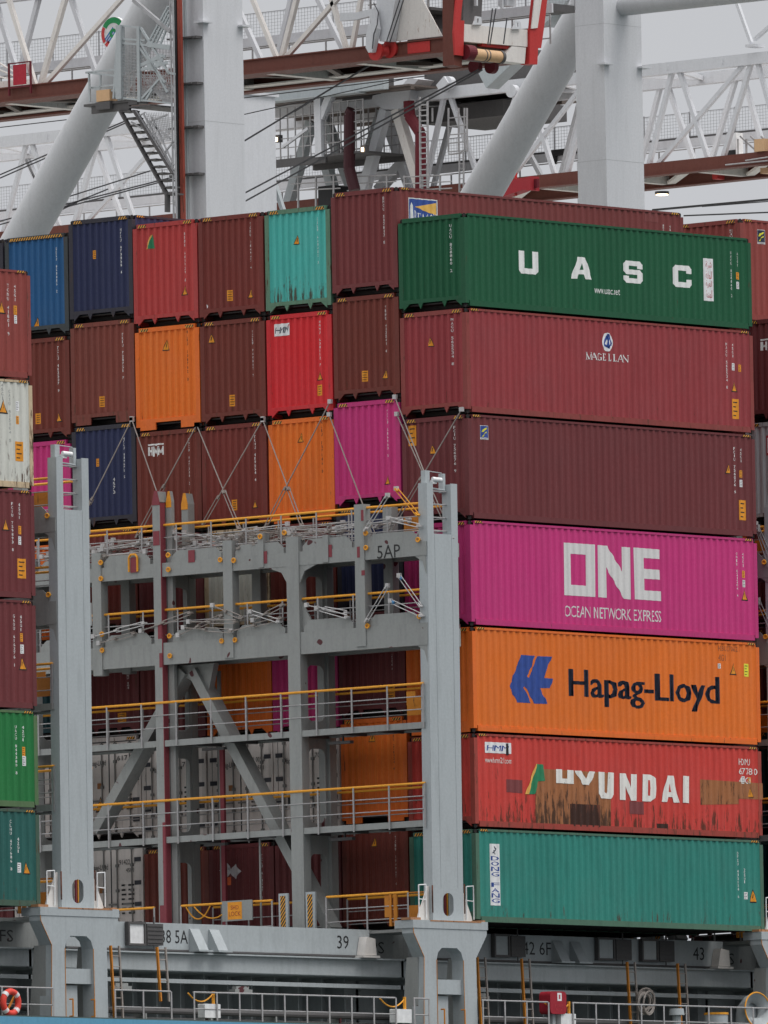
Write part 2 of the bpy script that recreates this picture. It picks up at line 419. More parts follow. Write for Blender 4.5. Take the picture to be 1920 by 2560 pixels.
def stroke(p, q, wd):
    d = V((q[0] - p[0], q[1] - p[1])); d.normalize(); n = V((-d.y, d.x)) * wd / 2
    return [(p[0] + n.x, p[1] + n.y), (p[0] - n.x, p[1] - n.y), (q[0] - n.x, q[1] - n.y), (q[0] + n.x, q[1] + n.y)], [(0, 1, 2, 3)]
def stack(s, a, b_top, b_bot, wd):
    """characters one above the other"""
    st = (b_top - b_bot) / len(s); out_ = []
    for i, ch in enumerate(s):
        if ch == ' ': continue
        ww = wd * (.35 if ch in '1I' else 1)
        out_.append(fit(ch, a - ww / 2, a + ww / 2, b_top - (i + .86) * st, b_top - (i + .08) * st))
    return out_
def decal(name, c, surf, items, label=None):
    """items: (2-D mesh, material, layer); side: (x, z), end: (distance from the left edge as seen, z), in the container's own frame"""
    mats = []; verts = []; faces = []; mi = []
    for (vs_, fs_), mat, lay in items:
        if mat not in mats: mats.append(mat)
        bm = bmesh.new(); bv = [bm.verts.new((a, b, 0)) for a, b in vs_]
        for f in fs_:
            try: bm.faces.new([bv[i] for i in f])
            except ValueError: pass
        lo = min(v[0] for v in vs_); hi = max(v[0] for v in vs_)
        brk = BS if surf in ('side', 'sidew') else [W_ - y for y in BE] if surf == 'end' else []
        for x in brk:
            if lo + .002 < x < hi - .002:
                bmesh.ops.bisect_plane(bm, geom=bm.verts[:] + bm.edges[:] + bm.faces[:], plane_co=(x, 0, 0), plane_no=(1, 0, 0), dist=1e-5)
        bm.verts.index_update(); base = len(verts); eps = .004 + .003 * lay
        for v in bm.verts:
            a, b = v.co.x, v.co.y
            if surf == 'side': verts.append((a, prof_side(a) - eps, b))
            elif surf == 'end': verts.append((prof_end(W_ - a) - eps, W_ - a, b))
            elif surf == 'flatend': verts.append((-.002 - eps, W_ - a, b))
            elif surf == 'xz': verts.append((a, -eps, b))
            elif surf == 'yz': verts.append((-eps, -a, b))
        for f in bm.faces:
            faces.append([base + v.index for v in f.verts]); mi.append(mats.index(mat))
        bm.free()
    me = bpy.data.meshes.new(name); me.from_pydata(verts, [], faces); me.polygons.foreach_set('material_index', mi)
    want = V((0, -1, 0)) if surf in ('side', 'xz') else V((-1, 0, 0))
    me.update()
    fl = [p.index for p in me.polygons if p.normal.dot(want) < 0]
    if fl:
        bm = bmesh.new(); bm.from_mesh(me); bm.faces.ensure_lookup_table()
        bmesh.ops.reverse_faces(bm, faces=[bm.faces[i] for i in fl]); bm.to_mesh(me); bm.free()
    for m in mats: me.materials.append(m)
    o = link(name, me, c)
    if label: o['label'] = label
    return o
def S(c, p):      # a point of the photograph on the near side of a container -> its own (x, z)
    q = hit(p, y=c.location.y); return (q.x - c.location.x, q.z - c.location.z)
def Q(c, p):      # the same on its end: (distance from left edge, z)
    q = hit(p, x=c.location.x); return (W_ - (q.y - c.location.y), q.z - c.location.z)
def warn(c, surf, p, s=.24):
    a, b = (S if surf == 'side' else Q)(c, p); t = s * .86
    tri = lambda k: ([(a - t / 2 * k, b - s / 2 * k - .01 * (k < 1)), (a + t / 2 * k, b - s / 2 * k - .01 * (k < 1)), (a, b + s / 2 * k)], [(0, 1, 2)])
    decal('warning_triangle', c, surf, [(tri(1.12), BLACK, 0), (tri(.86), YEL, 1), (stroke((a + .005, b + .05), (a - .012, b - .06), .022), BLACK, 2)])
def sticker(c, surf, p, wd=.15, hh=.2, mat=None, lines=4):
    a, b = (S if surf == 'side' else Q)(c, p)
    it = [(rect(a - wd / 2, a + wd / 2, b - hh / 2, b + hh / 2), mat or YEL, 0)]
    for i in range(lines):
        z = b + hh * (.33 - .22 * i); it.append((rect(a - wd * .36, a + wd * (.34 - .16 * (i % 2)), z - hh * .028, z + hh * .028), BLACK, 1))
    decal('caution_label', c, surf, it)
def ident(c, surf, s, p0, p1, wd=.075, mat=None):
    f = S if surf == 'side' else Q
    a, t = f(c, p0); a2, b = f(c, p1)
    decal('identification_number', c, surf, [(m, mat or WHITE, 0) for m in stack(s, (a + a2) / 2, t, b, wd)])
# ------------------------------------------------------------------ the stacks
def pile(x, y, rows, **kw):
    z = 0; res = []
    for r in rows:
        label, key, h = r[0], r[1], r[2]; k2_ = dict(kw); k2_.update(r[3] if len(r) > 3 else {}); jx, jy = (random.uniform(-.018, .018), random.uniform(-.01, .01)) if y > 0 else (random.uniform(-.008, .008), 0)
        res.append(container('shipping_container', label, key, x + jx, y + jy, z, h, **k2_)); z += h + GAP
    return res
# stack nearest the viewer: the long sides carry the big lettering
s1 = pile(0, 0, [
    ('teal container with a vertical white name strip, lowest of the front stack', 'teal', HS),
    ('faded red container with brown repair patches and peeling white lettering', 'faded_red', HS),
    ('orange container with a blue emblem and large black lettering', 'orange', HC, dict(style='tunnel')),
    ('magenta container with huge pale three-letter lettering', 'magenta', HC),
    ('plain maroon container above the magenta one, small blue and yellow emblem on its side', 'maroon', HC),
    ('rose red container with a white round emblem over small white serif lettering', 'rosered', HC),
    ('dark green container with wide white capitals, top of the front stack', 'green', HS, dict(stripes=(0, 0)))], far=True)
teal, hmmr, hap, one, flo, mag, uas = s1
s2 = pile(0, ROW, [
    ('brown container with a yellow triangle beside the teal one at deck level', 'chocolate', HC),
    ('orange container seen behind the two lower walkways, next to the white reefers', 'orange', HC, dict(style='tunnel')),
    ('dark brown container behind the long yellow rail, above an orange one', 'maroon', HC),
    ('dark blue container behind the beam lettered in black', 'navy', HC),
    ('magenta container end with a lashing rod across it, below two brown ones', 'magenta', HC),
    ('brown container end between the red end and the rose red end', 'chocolate', HC),
    ('maroon container with a blue and gold picture sign, highest of all', 'beacon', HC)])
s3 = pile(0, 2 * ROW, [
    ('dark maroon container half hidden behind the striped warning boards', 'maroon', HS),
    ('white refrigerated container partly hidden by the tall grey post near the orange end', 'reefer', HC, dict(reefer=True)),
    ('magenta container in the shade behind the long yellow rail', 'magenta', HC),
    ('brown container between the white end and the dark blue end behind the top beam', 'brown', HC),
    ('orange container end behind crossing lashing rods, under the bright red end', 'orange', HC, dict(style='tunnel')),
    ('bright red container end with a small white name plate', 'red', HC),
    ('mint green container end with rust stains, top row', 'mint', HC)])
s4 = pile(0, 3 * ROW, [
    ('dark maroon container with white diamond placards at deck level', 'maroon', HS),
    ('white refrigerated container with its whole black name visible on the doors', 'reefer', HC, dict(reefer=True)),
    ('brownish orange container in the shade under the second beam', 'orange', HC),
    ('dirty white container with a rusty edge behind the top beam', 'cream', HC),
    ('brown container end behind crossed rods, left of the lower orange end', 'brown', HC),
    ('brown container end with one triangle, right of the upper orange end', 'chocolate', HC),
    ('brown container end in the top row between the light red and the mint ends', 'brown', HC)])
s5 = pile(0, 4 * ROW, [
    ('dark reddish brown container behind the red striped post at deck level', 'chocolate', HS),
    ('white refrigerated container behind the red striped post', 'reefer', HC, dict(reefer=True)),
    ('dark maroon container behind the diagonal brace under the second beam', 'maroon', HC),
    ('dark maroon container between the two upper beams', 'maroon', HC),
    ('brown container end with three white outlined letters', 'chocolate', HC),
    ('light orange container end with a triangle near its top, between two brown ends', 'orange', HC, dict(style='tunnel')),
    ('light red container end with a green triangle emblem, top row', 'coral', HC)])
s6 = pile(0, 5 * ROW, [
    ('white refrigerated container at deck level beside the left grey column', 'reefer', HC, dict(reefer=True)),
    ('white refrigerated container above another, crossed by the left diagonal brace', 'reefer', HC, dict(reefer=True)),
    ('dark maroon container next to the left grey column under the second beam', 'maroon', HC),
    ('brown container just under the lower dark blue end beside the left column', 'brown', HC),
    ('dark blue container end behind the first lashing rod, beside the left column', 'navy', HC),
    ('rusty brown container end between two dark blue ends', 'rustbrown', HC, dict(style='tunnel')),
    ('dark blue container end in the top row, left of the light red end', 'navy', HC)])
s7 = pile(0, 6 * ROW, [
    ('white refrigerated container glimpsed left of the column, lowest there', 'reefer', HC, dict(reefer=True)),
    ('white refrigerated container glimpsed left of the column, second from the deck', 'reefer', HC, dict(reefer=True)),
    ('dark blue-green container glimpsed left of the column behind the yellow rail', 'bluegreen', HS),
    ('orange container glimpsed left of the column between two beams', 'orange', HC),
    ('magenta container seen through the forked head of the left column', 'magenta', HC),
    ('dark brown container end between the bright blue end and the cut-off magenta end', 'chocolate', HC),
    ('bright blue container end with a long hazard stripe, top row', 'blue', HC)])
hid = 'container of the farthest stack hidden behind the left hand containers'
s8 = pile(0, 7 * ROW, [(hid, 'maroon', HS)] + [(hid, k_, HC) for k_ in ('brown', 'maroon', 'orange', 'brown', 'maroon')]
          + [('sliver of a dark container top beside the bright blue end', 'navy', HC)], ends=True)
XL = -17.463 - L_
sl_ = pile(XL, 0, [
    ('dark green-blue container at the left edge, lowest of its stack', 'dark_teal', HS),
    ('bright green container at the left edge', 'bright_green', HS),
    ('maroon container at the left edge directly above the bright green one', 'maroon', HC),
    ('maroon container at the left edge directly below the cream one', 'maroon', HC),
    ('dirty cream container with rust stains at the left edge', 'cream', HC),
    ('pinkish brown container at the left edge, topmost of its stack', 'terracotta', HC)], far=True, stripes=(0, 1))
XR = 14.655
sr1 = pile(XR, 0, [
    ('dark container in the shade at the right edge, lowest there', 'bluegreen', HC),
    ('dark blue-green container at the right edge behind a yellow rail', 'bluegreen', HC),
    ('dark maroon container at the right edge in the shade', 'maroon', HC),
    ('maroon container at the right edge just under the silver one', 'maroon', HC),
    ('silver grey container at the right edge with a framed red and blue emblem', 'silver', HC),
    ('dark maroon container at the right edge with white capitals', 'maroon', HC)])
hid2 = 'container of the right hand stack hidden behind the front stack'
sr2 = pile(XR, ROW, [(hid2, k_, HC) for k_ in ('maroon', 'teal', 'brown', 'orange', 'maroon', 'brown')]
           + [('brown container at the right edge, top row, with a blue and yellow emblem', 'terracotta', HC)])

# ---- reefer doors (white, two leaves, locking bars, gaskets, hinges)
DOORW = PAL['reefer'][0]; GASK = flat('door_gasket', (46, 46, 54)); BARM = flat('locking_bar_steel', (120, 118, 116), metal=.4)
def door_leaf():
    mb = MB(); mb.box(.02, .07, .0, 1.045, .30, HC - .15); return mb.mesh('door')
def bar_mesh():
    mb = MB(); mb.tube((-.02, 0, .2), (-.02, 0, HC - .12), .02, 6)
    for z in (.32, .9, 1.5, 2.2, 2.68): mb.box(-.035, .02, -.05, .05, z - .04, z + .04)
    mb.bar((-.05, 0, 1.12), (-.05, .3, 1.12), .03, .05); return mb.mesh('locking_bar')
def hinge_mesh(): return MB().box(-.01, .05, -.12, .12, -.06, .06).mesh('hinge')
def gasket_mesh():
    mb = MB(); mb.box(.012, .02, -.03, .0, .26, HC - .13); mb.box(.012, .02, 1.045, 1.07, .26, HC - .13)
    mb.box(.012, .02, -.03, 1.07, HC - .15, HC - .125); mb.box(.012, .02, -.03, 1.07, .255, .30); return mb.mesh('gasket')
def reefer(c, name, num, num2):
    for k, y0 in enumerate((W_ - .16 - 1.05, .165)):
        d = mobj('door', cached('dl', door_leaf), [DOORW], c, (0, y0, 0))
        for yy in (.24, .80): mobj('locking_bar', cached('lb', bar_mesh), [BARM], d, (0, yy, 0))
        mobj('gasket', cached('gk', gasket_mesh), [GASK], d)
        for z in (.55, 1.1, 1.7, 2.35): mobj('hinge', cached('hg', hinge_mesh), [GASK], d, (0, 1.0 if k == 0 else .03, z))
    it = [(fit(name, .42, 1.12, 2.06, 2.26), BLACK, 0)]
    it += [(fit(num, 1.55, 2.15, 2.22, 2.36), BLACK, 0), (fit(num2, 1.8, 2.1, 2.0, 2.12), BLACK, 0)]
    for i in range(7):
        z = 1.62 - i * .13
        it += [(rect(1.62, 1.74 + .03 * (i % 3), z, z + .05), BLACK, 0), (rect(1.88, 2.10 - .02 * (i % 2), z, z + .05), BLACK, 0)]
    decal('lettering', c, 'flatend', [((([(a, b) for a, b in m[0]]), m[1]), mt, l) for m, mt, l in it])
    decal('caution_label', c, 'flatend', [(rect(.78, .96, 1.46, 1.62), flat('brown_sticker', (150, 96, 52)), 0), (rect(.52, .62, .98, 1.18), BLACK, 0)])
for c_, a_, b__ in ((s3[1], '7070 7', '45R1'), (s4[1], '541 005 0', '45R1'), (s5[1], '754 8', '45R1'), (s6[1], '617 2', '45R1'), (s6[0], '914221 1', '45R1'), (s7[0], '914 0', '45R1'), (s7[1], '330 2', '45R1')):
    reefer(c_, 'Hapag-Lloyd', a_, b__)

# ---- markings of the front stack
def P2(c, pts): return [S(c, p) for p in pts]
def span(c, pa, pb): (a, b), (a2, b2_) = S(c, pa), S(c, pb); return a, a2, min(b, b2_), max(b, b2_)
# dark green container
for ch, l_, r_, t_, bb in (('U', 400, 498, 380, 495), ('S', 932, 1028, 430, 542), ('C', 1182, 1276, 452, 563)):
    a0 = S(uas, A4(l_, (t_ + bb) / 2))[0]; a1 = S(uas, A4(r_, (t_ + bb) / 2))[0]
    z1_ = S(uas, A4((l_ + r_) / 2, t_))[1]; z0_ = S(uas, A4((l_ + r_) / 2, bb))[1]; wv = (a1 - a0) * .30; hh = z1_ - z0_
    ch_ = min(wv, hh) * .35
    if ch == 'U': it = [poly([(a0, z1_), (a0, z0_ + ch_), (a0 + ch_, z0_), (a1 - ch_, z0_), (a1, z0_ + ch_), (a1, z1_), (a1 - wv, z1_), (a1 - wv, z0_ + hh * .24), (a0 + wv, z0_ + hh * .24), (a0 + wv, z1_)])]
    elif ch == 'C':
        it = [poly([(a0, z0_ + ch_), (a0 + ch_, z0_), (a1 - ch_, z0_), (a1, z0_ + ch_), (a1, z0_ + hh * .38), (a1 - wv, z0_ + hh * .36), (a1 - wv, z0_ + hh * .24), (a0 + wv, z0_ + hh * .24), (a0 + wv, z1_ - hh * .24),
                    (a1 - wv, z1_ - hh * .24), (a1 - wv, z1_ - hh * .36), (a1, z1_ - hh * .36), (a1, z1_ - ch_), (a1 - ch_, z1_), (a0 + ch_, z1_), (a0, z1_ - ch_)])]
    else:
        g = hh * .22
        it = [poly([(a0 + ch_, z1_), (a1 - ch_, z1_), (a1, z1_ - ch_), (a1, z1_ - hh * .34), (a1 - wv, z1_ - hh * .34), (a1 - wv, z1_ - g), (a0 + wv, z1_ - g), (a0 + wv, z1_ - hh * .39), (a1 - ch_, z1_ - hh * .39),
                    (a1, z1_ - hh * .39 - ch_), (a1, z0_ + ch_), (a1 - ch_, z0_), (a0 + ch_, z0_), (a0, z0_ + ch_), (a0, z0_ + hh * .32), (a0 + wv, z0_ + hh * .32), (a0 + wv, z0_ + g), (a1 - wv, z0_ + g),
                    (a1 - wv, z0_ + hh * .39), (a0 + ch_, z0_ + hh * .39), (a0, z0_ + hh * .39 + ch_), (a0, z1_ - ch_)])]
    decal('lettering', uas, 'side', [(m, WHITE, 0) for m in it])
pa = [A4(665, 518), A4(700, 408), A4(738, 412), A4(772, 524), A4(742, 522), A4(733, 498), A4(706, 496), A4(697, 519)]
decal('lettering', uas, 'side', [(poly(P2(uas, pa), [P2(uas, [A4(711, 474), A4(728, 475), A4(719, 440)])]), WHITE, 0)])
a, a2, z0_, z1_ = span(uas, A4(782, 556), A4(912, 612)); decal('lettering', uas, 'side', [(fit('www.uasc.net', a, a2, z0_ + .05, z1_ - .04), WHITE, 0)])
a, z1_ = S(uas, A4(1335, 415)); a2, z0_ = S(uas, A4(1387, 634))
ar = ['\ufe94\ufedb\ufead\ufeb7', '\ufe94\ufea3\ufefc\ufee4\ufedf\ufe8d', '\ufe94\ufef4\ufe91\ufeae\ufecc\ufedf\ufe8d', '\ufe93\ufea9\ufea4\ufe98\ufee4\ufedf\ufe8d']
it = [(rect(a, a2, z0_, z1_), SIGNW, 0)]
for i, s_ in enumerate(ar):
    zc = z1_ - (z1_ - z0_) * (.16 + .225 * i); it.append((fit(s_, a + .07, a2 - .07, zc - .11, zc + .11), REDL, 1))
decal('name_strip', uas, 'side', it)
ident(uas, 'side', 'UACU 858860 2', A4(1474, 380), A4(1477, 615)); ident(uas, 'side', '42G1', A4(1507, 385), A4(1507, 460))
sticker(uas, 'side', A4(1508, 505)); sticker(uas, 'side', A4(1509, 553), mat=SIGNW); ident(uas, 'end', 'UACU 858860 2', A4(45, 242), A4(52, 488))
# rose red container
a, z = S(mag, A4(850, 840)); rr_ = abs(S(mag, A4(850, 793))[1] - z)
el = lambda r, n=24: poly([(a + r * .92 * math.cos(2 * math.pi * i / n), z + r * math.sin(2 * math.pi * i / n)) for i in range(n)])
it = [(el(rr_), SIGNW, 0)]
for p_, q_, wd in ((A4(853, 800), A4(832, 850), .07), (A4(853, 800), A4(872, 850), .07), (A4(848, 810), A4(858, 868), .05), (A4(832, 850), A4(860, 870), .06), (A4(872, 850), A4(850, 868), .06), (A4(858, 805), A4(848, 866), .05)):
    it.append((stroke(S(mag, p_), S(mag, q_), wd), BLUEL, 1))
decal('emblem', mag, 'side', it)
# serif capitals drawn from strokes
SER = {'M': ([(0, 0, 0, 1, .1), (0, 1, .5, 0, .17), (.5, 0, 1, 1, .08), (1, 0, 1, 1, .18)], [(0, 0), (1, 0), (0, 1), (1, 1)]),
       'A': ([(0, 0, .5, 1, .09), (.5, 1, 1, 0, .2), (.2, .36, .8, .36, .07)], [(0, 0), (1, 0)]),
       'G': ([(.95, .8, .5, 1, .1), (.5, 1, .12, .75, .14), (.12, .75, .05, .4, .2), (.05, .4, .3, .05, .18), (.3, .05, .6, 0, .1), (.6, 0, .9, .1, .1), (.9, 0, .9, .42, .18)], [(.85, .42)]),
       'E': ([(.1, 0, .1, 1, .2), (.1, .96, .8, .96, .09), (.1, .5, .65, .5, .08), (.1, .04, .85, .04, .09), (.8, .78, .8, 1, .07), (.85, 0, .85, .25, .07)], [(.1, 0), (.1, 1)]),
       'L': ([(.2, 0, .2, 1, .2), (.2, .04, .85, .04, .09), (.85, 0, .85, .28, .07)], [(.2, 1), (.2, 0)]),
       'N': ([(0, 0, 0, 1, .09), (0, 1, 1, 0, .19), (1, 0, 1, 1, .09)], [(0, 0), (0, 1), (1, 1)]),
       'B': ([(.1, 0, .1, 1, .2), (.1, .96, .6, .96, .09), (.1, .52, .65, .52, .09), (.1, .04, .65, .04, .09), (.62, .94, .75, .74, .18), (.75, .74, .62, .54, .16), (.68, .5, .85, .28, .18), (.85, .28, .66, .06, .18)], []),
       'C': ([(.95, .75, .55, 1, .1), (.55, .98, .1, .7, .16), (.1, .7, .1, .3, .2), (.1, .3, .55, .02, .16), (.55, .02, .95, .22, .1)], []),
       'O': ([(.5, .97, .08, .65, .16), (.08, .65, .08, .35, .2), (.08, .35, .5, .03, .16), (.5, .03, .92, .35, .16), (.92, .35, .92, .65, .2), (.92, .65, .5, .97, .16)], [])}
def serif(s, a0, a1, z0, z1, mat, big=1.0):
    n = len(s); w = (a1 - a0) / n; it_ = []
    for i, ch in enumerate(s):
        k = big if i == 0 else 1.0; hgt = (z1 - z0) * (1 if i == 0 else 1 / big); lw = w * .78
        X = lambda u: a0 + (i + .08) * w + u * lw
        Z = lambda v: z0 + v * hgt
        st, sf = SER[ch]
        for x, y, x2, y2, t in st: it_.append((stroke((X(x), Z(y)), (X(x2), Z(y2)), t * lw), mat, 1))
        for x, y in sf: it_.append((rect(X(x) - .2 * lw, X(x) + .2 * lw, Z(y) - .03 * hgt, Z(y) + .03 * hgt), mat, 1))
    return it_
a, a2, z0_, z1_ = span(mag, A4(744, 898), A4(956, 950)); decal('lettering', mag, 'side', serif('MAGELLAN', a, a2, z0_ + .04, z1_ + .04, WHITE))
ident(mag, 'side', 'MAGU 565534 8', A4(1449, 842), A4(1455, 1078)); ident(mag, 'side', '45G1', A4(1481, 845), A4(1483, 920))
sticker(mag, 'side', A4(1486, 965), mat=SIGNW); sticker(mag, 'side', A4(1519, 972)); warn(mag, 'side', A4(1491, 1064), .28); sticker(mag, 'side', A4(1496, 1178), .28, .56)
ident(mag, 'end', 'MAGU 565534 8', E4(1346, 980), E4(1353, 1310)); warn(mag, 'end', E4(1202, 1146))
def fmark(c, p0, p1):
    a, a2, z0, z1 = span(c, p0, p1); w_, h_ = a2 - a, z1 - z0
    G = lambda pts: poly([(a + u * w_, z0 + v * h_) for u, v in pts])
    decal('emblem', c, 'side', [(rect(a, a2, z0, z1), SIGNW, 0), (rect(a + .04 * w_, a2 - .04 * w_, z0 + .14 * h_, z1 - .03 * h_), NAVYL if c is not flo else BLUEL, 1),
        (G([(.2, .2), (.36, .2), (.42, .46), (.62, .56), (.80, .58), (.72, .48), (.5, .44), (.44, .4)]), YELL, 2), (G([(.18, .52), (.3, .72), (.55, .82), (.86, .86), (.72, .74), (.48, .66), (.34, .54)]), YELL, 2),
        (fit('FLORENS', a + .1 * w_, a2 - .1 * w_, z0 + .02 * h_, z0 + .11 * h_), NAVYL, 2)])
fmark(flo, A4(207, 1260), A4(250, 1334))
ident(flo, 'side', 'FCIU 756076 9', A4(1489, 1370), A4(1494, 1608)); ident(flo, 'side', '45G1', A4(1523, 1376), A4(1524, 1450)); sticker(flo, 'side', A4(1525, 1507)); sticker(flo, 'side', A4(1526, 1555), mat=SIGNW)
warn(flo, 'side', A4(1461, 1480), .26); sticker(flo, 'side', A4(1533, 1690), .28, .56)
ident(flo, 'end', 'FCIU 756076 9', E4(1362, 1725), E4(1369, 2050)); sticker(flo, 'end', E4(1072, 1795), .28, .56); warn(flo, 'end', E4(1217, 1890))
# magenta container: O, N and E
PALE = paint('pale_lettering', (206, 204, 202), rust=.05, dirt=.2)
decal('lettering', one, 'side', [(poly(P2(one, [B4(596, 204), B4(746, 214), B4(748, 466), B4(599, 457)]), [P2(one, [B4(630, 258), B4(704, 263), B4(706, 412), B4(633, 407)])]), PALE, 0),
    (poly(P2(one, [B4(762, 216), B4(806, 220), B4(880, 345), B4(878, 225), B4(916, 228), B4(920, 478), B4(888, 475), B4(800, 322), B4(803, 470), B4(766, 467)])), PALE, 0),
    (poly(P2(one, [B4(935, 228), B4(1060, 238), B4(1060, 284), B4(980, 278), B4(981, 330), B4(1060, 336), B4(1062, 383), B4(983, 378), B4(984, 434), B4(1066, 439), B4(1067, 486), B4(942, 477)])), PALE, 0)])
a, a2, z0_, z1_ = span(one, B4(602, 502), B4(1068, 562)); zz_ = S(one, B4(602, 502))[1]
decal('lettering', one, 'side', [(fit('OCEAN NETWORK EXPRESS', a, a2, zz_ - .335, zz_ - .02), PALE, 0)])
ident(one, 'side', 'ONEU 021204 4', B4(1428, 250), B4(1433, 468)); ident(one, 'side', '45G1', B4(1458, 252), B4(1459, 325)); sticker(one, 'side', B4(1462, 357)); sticker(one, 'side', B4(1464, 402), mat=PALE); warn(one, 'side', B4(1467, 455), .3)
# orange container: ship-like emblem and name
eh = crop(1250, 1610, .16807)
decal('emblem', hap, 'side', [(poly(P2(hap, [eh(*k) for k in ((318, 160), (525, 175), (495, 240), (485, 335), (440, 415), (405, 480), (425, 500), (450, 495), (485, 400), (490, 350), (530, 265), (570, 180), (778, 188), (765, 245), (710, 345), (685, 425), (670, 505), (792, 515), (780, 580), (755, 655), (600, 655), (640, 740), (685, 805), (708, 890), (508, 885), (490, 820), (440, 745), (400, 660), (378, 630), (362, 645), (395, 705), (430, 795), (472, 878), (270, 868), (230, 800), (200, 750), (185, 675), (150, 628), (190, 560), (200, 470), (240, 385), (275, 305), (300, 220))])), BLUEL, 0)])
a = S(hap, B4(628, 880))[0]; a2 = S(hap, B4(1342, 920))[0]; zt = S(hap, B4(640, 812))[1]; zb = S(hap, B4(1234, 1022))[1] + (S(hap, B4(640, 950))[1] - S(hap, B4(1342, 992))[1])
vs_, fs_ = fit('Hapag-Lloyd', a, a2, zb, zt)
decal('lettering', hap, 'side', [((vs_, fs_), NAVYL, 0)] + [((([(x + dx, y_) for x, y_ in vs_]), fs_), NAVYL, 0) for dx in (-.04, -.02, .02, .04)])
a, a2, z0_, z1_ = span(hap, B4(1340, 708), B4(1442, 730)); decal('identification_number', hap, 'side', [(fit('HLBU 270662 1', a, a2, z0_, z1_ + .05), flat('grey_lettering', (150, 84, 50)), 0), (fit('45G1', a, a + .3, z0_ - .28, z0_ - .1), flat('grey_lettering', (150, 84, 50)), 0)])
warn(hap, 'side', B4(1413, 812), .3); sticker(hap, 'side', B4(1475, 818), .22, .36, mat=YELL); sticker(hap, 'side', B4(1345, 798), .1, .14, mat=SIGNW)
# faded red container
PATCH = paint('tan_repair_patch', (156, 100, 62), rust=.75, dirt=.6, low=.7, rustcol=(.05, .025, .015)); DPATCH = paint('dull_repair_patch', (120, 62, 62), rust=.2, dirt=.4); RUSTP = paint('rust_patch', (112, 62, 42), rust=1.0, dirt=.8, streak=.12, low=1.0, rustcol=(.03, .014, .01))
q_ = lambda *p: poly(P2(hmmr, [B4(*x) for x in p]))
for it_ in ([(q_((460, 1290), (820, 1312), (824, 1580), (462, 1562)), PATCH, 0), (q_((1255, 1343), (1550, 1362), (1552, 1440), (1440, 1436), (1440, 1462), (1258, 1465)), PATCH, 0),
    (q_((324, 1342), (397, 1347), (398, 1410), (325, 1404)), DPATCH, 0), (q_((912, 1448), (980, 1452), (982, 1512), (913, 1508)), DPATCH, 1), (q_((630, 1460), (770, 1466), (772, 1575), (632, 1567)), RUSTP, 1),
    (q_((1046, 1555), (1098, 1558), (1098, 1592), (1046, 1590)), RUSTP, 0)]): decal('repair_patch', hmmr, 'side', [it_])
decal('emblem', hmmr, 'side', [(q_((463, 1268), (500, 1272), (510, 1350), (476, 1352), (458, 1414), (424, 1414)), GREENL, 2), (q_((463, 1268), (469, 1270), (428, 1414), (413, 1414)), GOLD, 3)])
HW = paint('chipped_white', (222, 218, 212), rust=.45, dirt=.15, streak=.5)
lt = [q_((560, 1293), (588, 1295), (588, 1338), (612, 1340), (612, 1297), (642, 1299), (643, 1365), (560, 1360)), q_((648, 1300), (684, 1302), (702, 1340), (722, 1304), (750, 1306), (720, 1370), (690, 1368))]
def cap(ch, l_, r_, t_, b_):
    a0 = S(hmmr, B4(l_, (t_ + b_) / 2))[0]; a1 = S(hmmr, B4(r_, (t_ + b_) / 2))[0]; return fit(ch, a0, a1, S(hmmr, B4((l_ + r_) / 2, b_))[1], S(hmmr, B4((l_ + r_) / 2, t_))[1])
lt += [q_((762, 1306), (791, 1308), (791, 1404), (800, 1412), (808, 1404), (812, 1309), (840, 1311), (839, 1416), (822, 1437), (780, 1434), (764, 1412)),
    q_((868, 1313), (897, 1315), (918, 1385), (918, 1317), (946, 1319), (945, 1446), (918, 1445), (896, 1374), (896, 1443), (869, 1441)),
    q_((975, 1318), (1018, 1321), (1038, 1338), (1043, 1385), (1036, 1432), (1016, 1450), (973, 1448)), q_((1095, 1324), (1123, 1326), (1152, 1455), (1123, 1454), (1118, 1428), (1098, 1427), (1092, 1452), (1066, 1450)),
    q_((1172, 1326), (1201, 1328), (1201, 1457), (1172, 1455))]
decal('lettering', hmmr, 'side', [(m, HW, 3) for m in lt] + [(q_((1000, 1346), (1012, 1348), (1016, 1385), (1011, 1422), (1000, 1421)), PAL['faded_red'][0], 4), (q_((1108, 1362), (1114, 1404), (1102, 1403)), PAL['faded_red'][0], 4)])
def hmm_plate(c, surf, a0, a1, z0, z1, mat):
    w_ = a1 - a0; h_ = z1 - z0; it_ = [(rect(a0, a1, z0, z1), SIGNW, 1)]
    for i, ch in enumerate('HMM'):
        m = fit(ch, a0 + w_ * (.08 + .27 * i), a0 + w_ * (.33 + .27 * i), z0 + h_ * .22, z0 + h_ * .72); it_.append((([(x + (y_ - z0) * .2, y_) for x, y_ in m[0]], m[1]), mat, 2))
    return it_
a, a2, z0_, z1_ = span(hmmr, B4(216, 1162), B4(345, 1226)); decal('name_plate', hmmr, 'side', hmm_plate(hmmr, 'side', a, a2, z0_ + .03, z1_, BLUEL) + [(q_((322, 1170), (330, 1170), (332, 1226), (322, 1226)), BLACK, 3)])
decal('lettering', hmmr, 'side', [(fit('www.hmm21.com', a, a2, z0_ - .24, z0_ - .08), HW, 1)])
a, a2, z0_, z1_ = span(hmmr, B4(1438, 1236), B4(1502, 1310))
decal('identification_number', hmmr, 'side', [(fit(s_, a, a + wd, z1_ - .22 - .26 * i, z1_ - .04 - .26 * i), HW, 1) for i, (s_, wd) in enumerate((('HDMU', .5), ('6778 0', .8), ('42G1', .5)))])
warn(hmmr, 'side', B4(1495, 1406), .26); sticker(hmmr, 'side', B4(1460, 1345), mat=SIGNW); sticker(hmmr, 'side', B4(1490, 1350))
